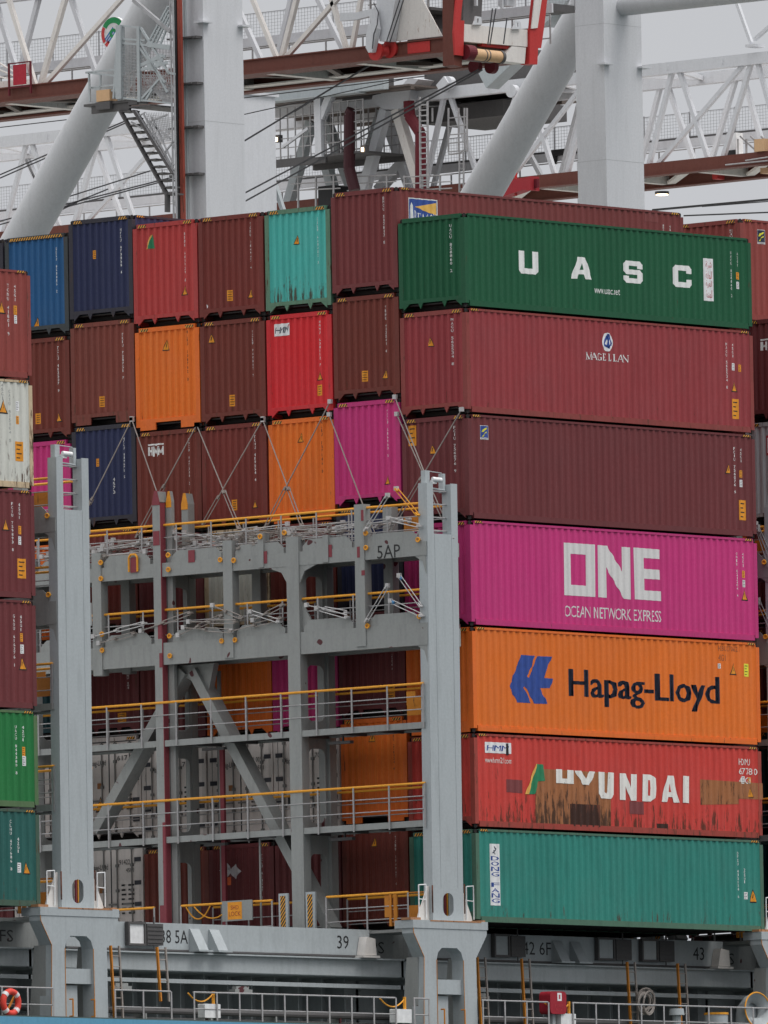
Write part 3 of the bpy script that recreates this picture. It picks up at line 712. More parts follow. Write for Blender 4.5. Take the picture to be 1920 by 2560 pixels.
# teal container
a, z1_ = S(teal, B4(243, 1652)); a2, z0_ = S(teal, B4(292, 1950)); it = [(rect(a, a2, z0_, z1_), SIGNW, 0)]
hh = (z1_ - z0_); ac = (a + a2) / 2
for k, ch in enumerate('DONG FANG'):
    if ch != ' ':
        zc = z1_ - hh * (.235 + .086 * k); it.append((fit(ch, ac - .16, ac + .16, zc - hh * .035, zc + hh * .035), BLUEL, 1))
it += [(stroke((ac - .02, z1_ - hh * .04), (ac + .08, z1_ - hh * .09), .04), NAVYL, 1), (stroke((ac - .1, z1_ - hh * .15), (ac + .06, z1_ - hh * .10), .04), NAVYL, 1), (stroke((ac - .06, z1_ - hh * .10), (ac + .04, z1_ - hh * .17), .03), NAVYL, 1)]
decal('name_strip', teal, 'side', it)
ident(teal, 'side', 'DFSU 435124 6', B4(1434, 1690), B4(1440, 1915)); ident(teal, 'side', '22G1', B4(1468, 1770), B4(1470, 1845)); sticker(teal, 'side', B4(1473, 1902), mat=SIGNW); warn(teal, 'side', B4(1508, 1904), .34)

# ---- ends of the other stacks
bea, br2, mg2, nv2 = s2[6], s2[5], s2[4], s2[3]
ident(bea, 'end', 'BMOU 517813 8', E4(873, 140), E4(879, 470))
a, z1_ = S(bea, E4(1060, 148)); a2 = S(bea, E4(1256, 160))[0]; z0_ = z1_ - (a2 - a) * .72; w_, h_ = a2 - a, z1_ - z0_
G = lambda pts: poly([(a + u * w_, z0_ + v * h_) for u, v in pts])
decal('sign_panel', bea, 'side', [(rect(a, a2, z0_, z1_), SIGNW, 0), (rect(a + .02 * w_, a2 - .02 * w_, z0_ + .03 * h_, z1_ - .03 * h_), BLUEL, 1), (G([(.22, .72), (.97, .9), (.97, .5), (.6, .58)]), GOLD, 2),
    (G([(.05, .1), (.14, .1), (.12, .74), (.09, .86), (.06, .74)]), SIGNW, 2)] + [(m, mt, 3) for m, mt, l in serif('BEACON', a + .16 * w_, a2 - .02 * w_, z0_ + .16 * h_, z0_ + .6 * h_, SIGNW, 1.25)])
decal('repair_patch', bea, 'side', [(poly(P2(bea, [A4(1035, 180), A4(1108, 184), A4(1110, 235), A4(1036, 228)])), DPATCH, 0)])
ident(bea, 'side', 'BMOU 517813 8', A4(1133, 245), A4(1135, 400)); ident(bea, 'side', '45G1', A4(1167, 248), A4(1168, 310))
ident(br2, 'end', 'TRHU 413541 6', E4(888, 895), E4(896, 1220)); sticker(br2, 'end', E4(748, 1383), .2, .3); warn(br2, 'end', E4(890, 1368))
ident(mg2, 'end', 'TCLU 586463 5', E4(901, 1615), E4(909, 1945)); warn(mg2, 'end', E4(905, 2098))
warn(nv2, 'end', g4(892, 892)); ident(s2[2], 'end', 'TCNU 104618 5', g4(1043, 1270), g4(1046, 1450)); warn(s2[1], 'end', g6(908, 533)); ident(s2[1], 'end', 'HLBU 270134 6', g6(1055, 470), g6(1057, 760), mat=BLACK)
warn(s2[0], 'end', g6(924, 1258)); ident(s2[0], 'end', 'TCNU 104947 4', g6(1068, 1215), g6(1074, 1560)); sticker(s2[2], 'end', g4(1040, 1600), .3, .34)
ident(s3[6], 'end', 'CSLU 668482 3', E4(419, 285), E4(424, 610)); warn(s3[6], 'end', E4(278, 440))
c = s3[5]; ident(c, 'end', 'HMMU 608112 7', E4(435, 997), E4(440, 1320)); warn(c, 'end', E4(437, 1378)); sticker(c, 'end', E4(437, 1480), .2, .3)
a, z = Q(c, E4(118, 1075)); a2 = Q(c, E4(230, 1075))[0]; decal('name_plate', c, 'end', hmm_plate(c, 'end', a, a2, z - .14, z + .2, NAVYL) + [(stroke((a2 - .06, z + .08), (a2 - .02, z + .16), .03), REDL, 2)])
c = s3[4]; ident(c, 'end', 'HLBU 137146 0', E4(449, 1690), E4(455, 2055), mat=BLACK); warn(c, 'end', E4(306, 1808)); warn(s3[2], 'end', g4(445, 1390))
c = s4[6]; ident(c, 'end', 'TCNU 104947 4', D4(1567, 190), D4(1572, 485)); sticker(c, 'end', D4(1442, 650), .2, .3); warn(c, 'end', D4(1571, 636)); decal('repair_patch', c, 'end', [(poly([Q(c, D4(1290, 705)), Q(c, D4(1302, 718)), Q(c, D4(1293, 732))]), SIGNW, 0)])
c = s4[5]; ident(c, 'end', 'TCLU 949847 7', D4(1582, 870), D4(1586, 1165)); sticker(c, 'end', D4(1458, 1310), .2, .32); warn(c, 'end', D4(1325, 920))
c = s4[4]; ident(c, 'end', 'TRHU 419654 4', g3(1506, 90), g3(1512, 365)); sticker(c, 'end', g3(1388, 503), .2, .3); warn(c, 'end', g3(1507, 493))
decal('name_plate', s4[3], 'end', [(rect(.28, .36, 2.25, 2.45), BLUEL, 0), (rect(.32, .44, 2.45, 2.6), flat('orange_logo', (220, 100, 50)), 0)])
c = s4[0]; a, z = Q(c, g5(1335, 1245)); a2, z2_ = Q(c, g5(1370, 1250))
dm = lambda a_, z_, r: poly([(a_ - r, z_), (a_, z_ - r), (a_ + r, z_), (a_, z_ + r)])
PLC = flat('placard_white', (196, 190, 192))
decal('placard', c, 'end', [(dm(a, z, .23), PLC, 0)] + [(stroke((a - .09 + .06 * i, z), (a - .09 + .06 * i, z + .13 - .03 * abs(i - 1)), .025), BLACK, 1) for i in range(4)])
decal('placard', c, 'end', [(dm(a2 + .12, z2_ - .02, .21), PLC, 0), (rect(a - .06, a + .2, z - .42, z - .2), flat('orange_logo', (220, 100, 50)), 0)]); ident(c, 'end', 'TCLU 413507 1', g5(1548, 1150), g5(1551, 1420))
c = s5[6]; ident(c, 'end', 'HDMU 685939 8', D4(1155, 250), D4(1160, 565)); warn(c, 'end', D4(1158, 616), .26)
a, z = Q(c, D4(942, 312)); decal('emblem', c, 'end', [(poly([(a - .12, z - .19), (a + .18, z - .2), (a + .05, z + .2)]), GREENL, 1), (poly([(a - .19, z - .2), (a - .12, z - .19), (a + .05, z + .2), (a + .0, z + .17)]), GOLD, 1)])
c = s5[5]; ident(c, 'end', 'HLBU 104742 8', D4(1172, 868), D4(1177, 1190), mat=BLACK); warn(c, 'end', D4(1041, 962), .28)
c = s5[4]; ident(c, 'end', 'KOCU 447530 2', g3(1113, 105), g3(1119, 385)); warn(c, 'end', g3(1118, 432))
def hmm_white(c, a0, a1, z0, z1):
    w_, h_ = (a1 - a0) / 3, z1 - z0; it_ = []
    for i in range(3):
        x = a0 + i * w_
        it_ += [(rect(x, x + w_ * .26, z0 + h_ * (.1 if i != 1 else 0), z0 + h_ * .78), WHITE, 0), (rect(x + w_ * .66, x + w_ * .92, z0 + h_ * (.1 if i != 1 else 0), z0 + h_ * .78), WHITE, 0)]
        it_ += [(rect(x + w_ * .2, x + w_ * .7, z0 + h_ * .36, z0 + h_ * .54), WHITE, 0)] if i == 0 else [(stroke((x + w_ * .15, z0 + h_ * .72), (x + w_ * .46, z0 + h_ * .25), w_ * .2), WHITE, 0), (stroke((x + w_ * .77, z0 + h_ * .72), (x + w_ * .46, z0 + h_ * .25), w_ * .2), WHITE, 0)]
    it_.append((poly([(a0, z0 + h_ * .88), (a0 + w_ * 1.3, z0 + h_ * .88), (a0 + w_ * 1.5, z0 + h_ * .82), (a0 + w_ * 1.7, z0 + h_ * .88), (a1, z0 + h_ * .88), (a1, z1), (a0, z1)]), WHITE, 0))
    decal('lettering', c, 'end', it_)
a, z1_ = Q(c, g3(873, 155)); a2, z0_ = Q(c, g3(965, 212)); hmm_white(c, a, a2, z0_, z0_ + .36)
ident(s5[3], 'end', 'TCLU 8', g3(748, 900), g3(749, 990)); sticker(s5[3], 'end', g3(626, 1122), .2, .3); ident(s5[2], 'end', 'TCNU 104', g3(758, 1480), g3(760, 1595)); sticker(s5[2], 'end', g5(1020, 355), .14, .2)
c = s6[6]; ident(c, 'end', 'NYKU 473858 4', D4(754, 225), D4(760, 515)); sticker(c, 'end', D4(589, 393), .13, .24)
c = s6[5]; ident(c, 'end', 'TRIU 728751 7', D4(767, 885), D4(771, 1180)); sticker(c, 'end', D4(640, 1317), .2, .3)
c = s6[4]; ident(c, 'end', 'NYKU 489671 5', D4(773, 1540), D4(780, 1800)); sticker(c, 'end', D4(609, 1700), .12, .22); ident(c, 'end', '4573', g3(672, 340), g3(674, 440), .05)
sticker(s6[2], 'end', g5(717, 340), .3, .26); warn(s6[1], 'flatend', g5(597, 855), .4)
c = s7[6]; ident(c, 'end', 'GESU 858885 2', D4(349, 345), D4(353, 635)); warn(c, 'end', D4(229, 817), .26)
mobj('hazard_stripe', MB().box(-.004, 0, -.9, .9, -.045, .035).mesh('hazard_stripe'), [HAZ], c, (.0, 1.25, HC - .062))
c = s7[5]; ident(c, 'end', 'TCLU 412507 9', D4(361, 968), D4(365, 1260)); sticker(c, 'end', D4(238, 1424), .2, .3); warn(c, 'end', D4(365, 1412), .26)
# left stack sides
for c, s_, i0, i1, s2_, j0, j1, mat in ((sl_[5], 'TCNU 41801 9', D4(52, 575), D4(58, 905), '45G1', D4(97, 580), D4(98, 690), WHITE), (sl_[4], 'CAXU 915104 5', D4(60, 1240), D4(70, 1575), '45G1', D4(16, 1200), D4(20, 1310), flat('grey_id', (140, 142, 140))),
        (sl_[3], 'FCIU 759893 8', g3(72, 485), g3(83, 780), '45G1', g3(117, 490), g3(120, 590), WHITE), (sl_[2], 'GAOU 616276 1', g3(85, 1150), g3(92, 1465), '45G1', g3(127, 1155), g3(130, 1255), WHITE),
        (sl_[1], 'UACU 844380 8', g5(97, 385), g5(102, 680), '42G1', g5(141, 388), g5(143, 485), WHITE), (sl_[0], 'CLHU 477686 8', g5(66, 945), g5(72, 1250), '42G1', g5(112, 1050), g5(114, 1145), WHITE)):
    ident(c, 'side', s_, i0, i1, .1, mat); ident(c, 'side', s2_, j0, j1, .1, mat)
warn(sl_[5], 'side', D4(14, 722), .32); sticker(sl_[5], 'side', D4(100, 742), .16, .24); sticker(sl_[5], 'side', D4(102, 800), .14, .22, mat=SIGNW)
warn(sl_[4], 'side', D4(24, 1345), .36); sticker(sl_[4], 'side', D4(114, 1433), .14, .22); sticker(sl_[4], 'side', D4(113, 1345), .16, .26, mat=SIGNW); sticker(sl_[4], 'side', D4(123, 1630), .3, .52)
warn(sl_[3], 'side', g3(37, 617), .3); sticker(sl_[3], 'side', g3(121, 652), .14, .22); sticker(sl_[3], 'side', g3(121, 714), .14, .22, mat=SIGNW); sticker(sl_[3], 'side', g3(130, 880), .32, .52)
warn(sl_[2], 'side', g3(137, 1442), .32); sticker(sl_[2], 'side', g3(131, 1288), .14, .22); sticker(sl_[2], 'side', g3(134, 1357), .16, .24, mat=SIGNW)
sticker(sl_[1], 'side', g5(144, 541), .14, .24); sticker(sl_[1], 'side', g5(146, 598), .16, .26, mat=SIGNW); warn(sl_[0], 'side', g5(160, 1232), .3); sticker(sl_[0], 'side', g5(117, 1230), .16, .26, mat=SIGNW)
# right stack
c = sr1[5]; hmm_white(c, .62, 1.42, HC - .92, HC - .56)
c = sr1[4]; decal('emblem', c, 'end', [(rect(.72, 1.28, HC - .95, HC - .38), REDL, 0), (rect(.79, 1.21, HC - .88, HC - .45), SIGNW, 1), (stroke((.9, HC - .5), (1.0, HC - .68), .12), NAVYL, 2), (stroke((1.1, HC - .5), (1.0, HC - .68), .1), NAVYL, 2), (stroke((1.0, HC - .66), (1.0, HC - .86), .12), NAVYL, 2)])
fmark(sr2[6], A4(1607, 270), A4(1650, 346)); ident(sr2[6], 'end', 'FCIU 44', A4(1469, 270), A4(1470, 340))
# ------------------------------------------------------------------ lashing bridge (steel frame between two container bays)
XF, XB = -1.8, -.62
br = thing('lashing_bridge', 'grey lashing bridge with walkways in front of the container ends, column beside the teal container', 'lashing bridge', (0, 0, 0), 'lashing bridges between the container bays')
def bpart(name, mb, m, parent=None, **k): return mb.build(name, m, parent or br, **k)
YEND = 19.8
# outboard column with forked head
col = MB(); f0, f1 = .02, .34
col.prism([[(-1.80, .02), (-1.73, 12.0), (-1.48, 12.02), (-1.48, 10.62), (-.75, 10.62), (-.75, 12.02), (-.48, 12.02), (-.54, .02)], rrect(-1.38, -.94, .17, .80, .2)], XZ, f0, f0 + .02)
col.prism([[(-1.80, .02), (-1.73, 12.0), (-1.48, 12.0), (-1.48, 10.62), (-.75, 10.62), (-.75, 12.0), (-.48, 12.0), (-.54, .02)], rrect(-1.5, -.78, .1, 1.0, .2)], XZ, f0 + .021, f1)
for x in (-1.44, -.74): col.box(x - .012, x + .012, .012, .02, .95, 10.6)
colo = bpart('column', col, STEEL)
g = MB()
for s, xa in ((-1, -1.81), (1, -.53)):
    g = MB(); g.prism([[(xa, .02), (xa + s * .52, .02), (xa + s * .44, .22), (xa + s * .06, .98), (xa, .98)]], XZ, .14, .17); bpart('gusset', g, CRANER, colo)
pass
for xa in (-1.84, -.52): bpart('rust_streak', MB().box(xa, xa + .05, .008, .016, .25, 1.0 + (xa > -1) * .06), RUSTP, colo)
for x in (-2.12, -.16):
    r = MB(); r.path([(x - .16, .1, .1), (x - .16, .1, 1.0), (x + .14, .1, 1.02), (x + .14, .1, .1)], .018); r.tube((x - .16, .1, .62), (x + .14, .1, .60), .014); bpart('foot_rail', r, SIGNW, colo)
for i in range(4): bpart('rung', MB().tube((-1.5, .2, 10.72 + i * .36), (-.74, .2, 10.72 + i * .36), .022), GALV, colo)
r = MB(); r.box(-1.56, -1.38, .22, .38, 12.0, 12.36); r.box(-.86, -.76, .2, .36, 11.78, 12.3); r.tube((-1.5, .3, 12.36), (-.8, .3, 12.32), .012); r.tube((-1.4, .2, 11.88), (-.8, .2, 11.84), .025)
bpart('head_bracket', r, STEEL, colo)
fl = MB(); fl.tube((-1.34, .16, 12.12), (-1.06, .08, 12.10), .07, 10); fl.box(-1.36, -1.2, .12, .26, 12.0, 12.1)
bpart('floodlight', fl, SIGNW, colo, smooth=True)
# pedestal under the column
pd = MB()
out_l = [(-2.97, -.20), (-2.97, -.34), (-2.56, -.98), (-2.62, -2.98), (-2.05, -2.98), (-2.05, -1.05), (-1.98, -.84), (-1.82, -.72), (-1.2, -.72), (-1.03, -.84), (-.95, -1.05), (-.93, -2.98), (-.40, -2.98), (-.42, -.98), (.04, -.34), (.04, -.20)]
pd.prism([out_l], XZ, -.3, -.27); pd.prism([[(x + (.02 if x < -1.5 else -.02) * 0, z) for x, z in out_l]], XZ, -.268, .12)
pd.box(-3.0, .07, -.32, .36, -.2, .02)
pdo = bpart('pedestal', pd, STEEL)
for x0, x1 in ((-2.6, -2.08), (-.9, -.42)): bpart('leg', MB().prism([[(-.1, -.98), (.3, -.98), (.52, -2.98), (-.1, -2.98)]], YZ, x0, x1), STEELD, pdo)
r = MB(); r.box(-2.08, -.90, -.22, .2, -1.98, -1.58); r.box(-2.04, -1.38, -.1, .2, -2.9, -2.02); bpart('crossbeam', r, STEEL, pdo)
r = MB()
for lp in ([(-2.99, -.20), (-2.975, -.34), (-2.565, -.98), (-2.625, -2.98)], [(-2.05, -2.98), (-2.05, -1.05)], [(-.93, -2.98), (-.95, -1.05)]):
    for p, q in zip(lp, lp[1:]): r.bar((p[0], -.308, p[1]), (q[0], -.308, q[1]), .014, .012)
r.path([(-1.9, -.3, -2.4), (-1.9, -.42, -2.4), (-1.9, -.42, -2.85), (-1.9, -.3, -2.85)], .022); r.path([(-1.06, -.3, -2.4), (-1.06, -.42, -2.4), (-1.06, -.42, -2.85), (-1.06, -.3, -2.85)], .022)
bpart('edge_marking', r, YDIRTY, pdo)
for bx_ in ((-3.02, -2.62, -.26, .1, .022, .09), (-.08, .1, -.2, .2, .022, .07), (-2.3, -.2, -.325, -.32, -.012, .024)): bpart('rust_edge', MB().box(*bx_), RUSTE, pdo)

# main frames: front post, rear post and a plate with arched openings between them
def frame_at(y0, y1, ztop, rear_top=None, striped=False):
    p = MB(); p.box(XF, XF + .3, y0, y1, -.2, ztop)
    if striped: p.prism([[(y0, ztop), (y1, ztop), ((y0 + y1) / 2 + .06, ztop + .3), ((y0 + y1) / 2 - .1, ztop + .3)]], YZ, XF, XF + .3)
    po = bpart('post', p, STEELD)
    q = MB(); rt = rear_top or ztop; q.box(XB, XB + .27, y0 + .02, y1 - .02, -.2, rt)
    if striped: q.prism([[(y0 + .02, rt), (y1 - .02, rt), ((y0 + y1) / 2 + .05, rt + .3), ((y0 + y1) / 2 - .05, rt + .3)]], YZ, XB, XB + .27)
    bpart('post', q, STEELD)
    ym = (y0 + y1) / 2 - .1
    holes = [rrect(XF + .42, XB - .08, a, b, .2) for a, b in ((.08, 2.1), (2.95, 5.0), (5.75, 7.3), (8.35, 9.75))]
    bpart('web_plate', MB().prism([[(XF + .3, -.2), (XB, -.2), (XB, 10.3), (XF + .3, 10.3)], *holes], XZ, ym, ym + .06), STEELD)
    return po, y0, ztop
frame_at(4.72, 5.17, 10.82, 10.6)
po, _, _ = frame_at(9.86, 10.14, 12.1, 12.1, True)
s = MB(); s.box(XF + .0, XF + .2, 9.84, 9.86, -.2, 12.08); s.prism([[(9.86, 12.02), (9.86, 12.1), (9.95, 12.42), (10.05, 12.42), (10.14, 12.1), (10.14, 12.02)]], YZ, XF - .012, XF + .305); s.box(XF - .01, XF, 9.88, 10.12, 10.9, 11.3)
s.box(XF - .01, XF, 9.86, 10.1, .0, .9); s.box(XF - .008, XF, 9.86, 9.95, .9, 3.2); s.box(XF - .01, XF, 9.86, 10.0, 8.3, 8.7); s.box(XF - .01, XF, 9.86, 9.96, 7.5, 7.9); bpart('maroon_stripe', s, MAROON, po)
bpart('post', MB().prism([[(9.62, -.2), (9.82, -.2), (9.82, 12.1), (9.74, 12.4), (9.68, 12.4), (9.62, 12.1)]], YZ, XF + .22, XF + .34), STEELD)
bpart('yellow_tip', MB().prism([[(9.62, 11.95), (9.82, 11.95), (9.82, 12.1), (9.74, 12.4), (9.68, 12.4), (9.62, 12.1)]], YZ, XF + .21, XF + .218), YEL, po)
s = MB(); s.prism([[(9.88, 12.1), (10.12, 12.1), (10.04, 12.41), (9.96, 12.41)]], YZ, XB - .012, XB); s.box(XB - .012, XB, 9.88, 10.12, 11.95, 12.1); bpart('yellow_tip', s, YEL, po)
frame_at(14.7, 15.15, 10.82)
def short_post(y0, y1, z0, z1, rear=True):
    bpart('post', MB().box(XF, XF + .28, y0, y1, z0, z1), STEELD)
    if rear: bpart('post', MB().box(XB, XB + .26, y0 + .02, y1, z0 + .1, z1 - .02), STEELD)
short_post(2.29, 2.64, 7.66, 11.56); short_post(7.19, 7.53, 7.62, 10.87); short_post(12.13, 12.47, 7.4, 10.83); short_post(17.1, 17.45, 7.5, 10.8)
short_post(6.02, 6.22, 10.05, 11.0, False); short_post(3.62, 3.82, 10.05, 10.8, False)
# beams and their coaming plates
for zb, zt_, nm in ((10.0, 10.40, 'upper'), (7.55, 8.18, 'lower')):
    for xx, a, b in ((XF + .03, .06, YEND), (XB + .06, .06, YEND)): bpart('beam', MB().box(xx, xx + .16, a, b, zb + .02, zt_), STEELD)
    bpart('walkway_deck', MB().box(XF + .19, XB + .06, .06, YEND, zt_ - .1, zt_ - .06), CDARK)
    for a, b in ((.36, 2.2), (2.78, 4.6), (5.3, 7.1), (7.62, 9.5), (10.3, 12.05), (12.6, 14.5), (15.3, 17.0)):
        m_ = MB(); ht = .32
        m_.prism([[(a, zt_), (b, zt_), (b, zt_ + ht * .45), (b - .22, zt_ + ht), (a + .22, zt_ + ht), (a, zt_ + ht * .45)]], YZ, XF + .05, XF + .075); bpart('coaming_plate', m_, STEELD)
        bpart('coaming_plate', MB().prism([[(a, zt_), (b, zt_), (b, zt_ + ht * .4), (b - .22, zt_ + ht * .9), (a + .22, zt_ + ht * .9), (a, zt_ + ht * .4)]], YZ, XB + .1, XB + .12), STEELD)
for y, z in ((3.5, 10.18), (5.9, 10.15), (8.6, 10.35)): bpart('primer_patch', MB().box(XF + .02, XF + .029, y, y + .24, z, z + .34), MAROON)
bpart('primer_patch', MB().box(XF - .008, XF, 2.28, 2.4, 9.6, 9.74).box(XF - .008, XF, 2.29, 2.38, 11.1, 11.4).box(XF - .008, XF, 2.45, 2.55, 10.1, 10.4), MAROON)
for y0, y1, z in ((.08, .5, 10.02), (4.1, 4.72, 10.02), (5.17, 5.9, 10.02), (.08, .45, 7.57)):
    s_ = 1 if y0 < 1 or y0 > 5 else -1; a, b = (y0, y1) if s_ > 0 else (y1, y0)
    bpart('haunch', MB().prism([[(a, z), (b, z), (a + (b - a) * .3, z - .16), (a, z - .5)]], YZ, XF + .04, XF + .10), STEELD)
# slim walkways lower down
for zd in (5.30, 2.62):
    m_ = MB(); m_.box(XF + .02, XF + .12, .2, YEND, zd, zd + .17); m_.box(XB + .05, XB + .15, .2, YEND, zd, zd + .17); bpart('walkway_edge', m_, STEELD)
    bpart('walkway_deck', MB().box(XF + .12, XB + .05, .2, YEND, zd + .06, zd + .1), CDARK)
    for i in range(9): bpart('walkway_rib', MB().box(XF + .12, XB + .05, .7 + i * 1.35, .76 + i * 1.35, zd - .02, zd + .06), CDARK)
bpart('walkway_deck', MB().box(XF + .05, XB + .1, .2, YEND, -.22, -.14), STEELD)
for zd in (5.05, 2.4): bpart('deck_lamp', MB().box(XF + .3, XF + .45, 3.2, 4.0, zd, zd + .08).box(XF + .35, XF + .4, 3.5, 3.55, zd + .08, zd + .25).box(XF + .3, XF + .45, 7.9, 8.7, zd + .08, zd + .15), CDARK)
# railings
def railing(zd, ya, yb, x, h=1.1, mids=(.4, .75), stn=1.24, breaks=()):
    m_ = MB(); stl = []
    for z in mids: m_.tube((x, ya, zd + z), (x, yb, zd + z), .016, 6)
    n = max(1, int((yb - ya) / stn))
    for i in range(n + 1):
        y = ya + (yb - ya) * i / n; stl.append(y)
    ro = bpart('railing', m_, GALV)
    for y in stl: bpart('stanchion', MB().box(x - .03, x - .016, y - .026, y + .026, zd - .12, zd + h), GALV, ro)
    bpart('handrail', MB().tube((x, ya, zd + h), (x, yb, zd + h), .034, 8), YRAIL, ro)
for zd in (10.36, 8.0, 5.42, 2.7):
    railing(zd, .22, YEND, XF + (.0 if zd < 7 else .14)); railing(zd, .22, YEND, XB + .3)
railing(-.25, .9, 3.9, XF); railing(-.25, .9, 4.4, XB + .25); railing(-.25, 5.9, 9.3, XF, mids=(.4,)); railing(-.25, 10.3, 14.5, XF, mids=(.4,)); railing(-.25, 5.4, 9.4, XB + .25)
# inverted-V braces
apx = V((-1.15, 8.9, 7.6))
for p, q in (((405, 1450), (214, 1795)), ((425, 1450), (720, 2010))):
    a = hit((p[0] * 1.1573, p[1] * 1.1573), x=-1.15); b = hit((q[0] * 1.1573, q[1] * 1.1573), x=-1.15)
    bpart('diagonal_brace', MB().bar(a, b, .3, .46, (1, 0, 0)), STEELD)
a = hit((405 * 1.1573, 1470 * 1.1573), x=-1.15)
bpart('gusset', MB().prism([[(a.y - 1.1, 7.56), (a.y + .9, 7.56), (a.y + .62, 6.75), (a.y + .5, 6.8), (a.y + .3, 7.1), (a.y - .05, 7.2), (a.y - .4, 7.05), (a.y - .66, 6.7), (a.y - .85, 6.7)]], YZ, -1.25, -1.05), STEELD)
bpart('gusset', MB().prism([[(4.2, 8.2), (4.72, 8.2), (4.72, 9.0)]], YZ, XF + .12, XF + .18), STEELD)
# small fittings
for y, z in ((12.1, 10.1), (12.1, 10.55), (12.1, 8.1), (12.1, 8.55), (9.55, 10.2), (9.55, 10.6), (9.55, 7.8), (9.55, 8.35), (7.1, 10.3), (7.6, 10.35), (7.1, 8.1), (7.6, 8.1), (2.2, 10.35), (2.2, 10.75), (2.2, 8.2), (.3, 10.45), (.3, 8.35), (5.2, 10.95), (6.1, 10.9)):
    bpart('pad_eye', MB().ring((XF - .03, y, z), (1, .3, 0), .055, .022, 10, 5).tube((XF + .05, y, z), (XF - .02, y, z), .035, 6), YRAIL)
bpart('yellow_bracket', MB().path([(XF - .02, 10.72, 10.22), (XF - .02, 10.72, 10.62), (XF - .02, 10.80, 10.7), (XF - .02, 10.96, 10.7), (XF - .02, 11.04, 10.62), (XF - .02, 11.04, 10.22)], .03), YRAIL)
bpart('primer_patch', MB().box(XF + .0, XF + .028, 10.75, 11.0, 10.2, 10.62), MAROON)
bm_ = [(fit('5AP', 0, .84, 0, .36), BLACK, 0)]
o = decal('lettering', br, 'yz', bm_); o.location = (XF + .03, 1.84, 10.02)
# ladders behind the bridge, yellow gates and boxes
yl = MB()
for y in (.95, 1.3): yl.bar((XB + .38, y, -.1), (XB + .38, y, 7.2), .05, .05, (0, 1, 0))
for i in range(24): yl.tube((XB + .38, .95, .1 + i * .3), (XB + .38, 1.3, .1 + i * .3), .014)
ylo = bpart('ladder', yl, MAROON); bpart('ladder_rail', MB().box(XB + .41, XB + .45, .9, .96, 0, 7.3), YRAIL, ylo)
for pa_, pb_ in ((g6(1275, 245), g6(1155, 385)), (g6(1290, 1690), g6(1165, 1825)), (k2(1312, 345), k2(1180, 475))):
    a_, b_ = hit(pa_, x=XB - .5), hit(pb_, x=XB - .5); y0, y1, z0, z1 = a_.y, b_.y, b_.z, a_.z
    m_ = MB(); m_.box(XB - .5, XB - .46, y0, y1, z0, z1); m_.box(XB - .505, XB - .5, (y0 + y1) / 2 - .12, (y0 + y1) / 2 + .12, (z0 + z1) / 2, (z0 + z1) / 2 + .12)
    m_.path([(XB - .48, y0, z1), (XB - .48, y0 + .1, z1 + .35), (XB - .48, y1, z1 + .35)], .025); bpart('gate', m_, YDIRTY)
m_ = MB(); m_.box(XF - .02, XF + .03, 1.32, 1.44, -.05, .85); m_.box(XF - .02, XF + .03, 1.52, 1.6, -.05, .85); m_.box(XF, XF + .02, 1.6, 1.78, .2, .8); bpart('gate_post', m_, YDIRTY)
bpart('notice', MB().box(XB - .3, XB - .28, 1.3, 1.62, 6.02, 6.4), YEL)
# striped warning boards on both sides of the main post and the lock notice
for y in (5.28, 4.28):
    bd = MB().box(XF - .06, XF + .0, y, y + .34, -.02, 1.02).build('warning_board', STEEL, br)
    mobj('hazard_stripe', cached('wb', lambda: MB().box(-.006, 0, -.09, .09, -.45, .45).mesh('hazard_stripe')), [HAZ], bd, (XF - .062, y + .18, .5))
y0 = hit((490 * 1.1573, 2270), x=XF)[1]; y1 = hit((550 * 1.1573, 2270), x=XF)[1]
zt_ = hit(h6(1350, 1755), x=XF).z; zb_ = hit(h6(1350, 1960), x=XF).z; y0 = hit(h6(1350, 1800), x=XF).y; y1 = hit(h6(1652, 1800), x=XF).y
bd = MB().box(XF - .14, XF - .10, y1, y0, zb_, zt_).build('notice_board', STEELD, br)
nb = decal('lettering', br, 'yz', [(rect(.21, .74, .04, .52), YEL, 0), (fit('SHD', .33, .62, .31, .43), flat('rust_red_lettering', (150, 50, 36)), 1), (fit('LOCK', .26, .69, .13, .26), flat('rust_red_lettering', (150, 50, 36)), 1)]); nb.location = (XF - .141, y0, zb_)
m_ = MB()
for ya, yb in ((8.4, 9.3), (9.0, 7.6)):
    pts = [(XF + .2, ya + (yb - ya) * t, .82 - .35 * (1 - (2 * t - 1) ** 2)) for t in [i / 8 for i in range(9)]]; m_.path(pts, .02)
bpart('chain', m_, YRAIL)
m_ = MB(); m_.tube((XB + .2, 9.0, -.1), (XB + .2, 9.0, 7.4), .06, 8); m_.tube((XF + .3, 6.6, -.2), (XF + .3, 6.6, 2.6), .03, 8); bpart('riser_pipe', m_, STEELD)
bpart('riser_pipe', MB().box(XB - .1, XB - .02, 8.62, 8.76, 0, 5.2), MAROON)
for dx, lb in ((-14.83, 'grey lashing bridge at the left, its forked column in front of the magenta container end'), (14.66, 'grey lashing bridge at the right edge, mostly hidden behind the front stack')):
    c_ = copy_tree(br, None, (dx, 0, 0)); c_['label'] = lb

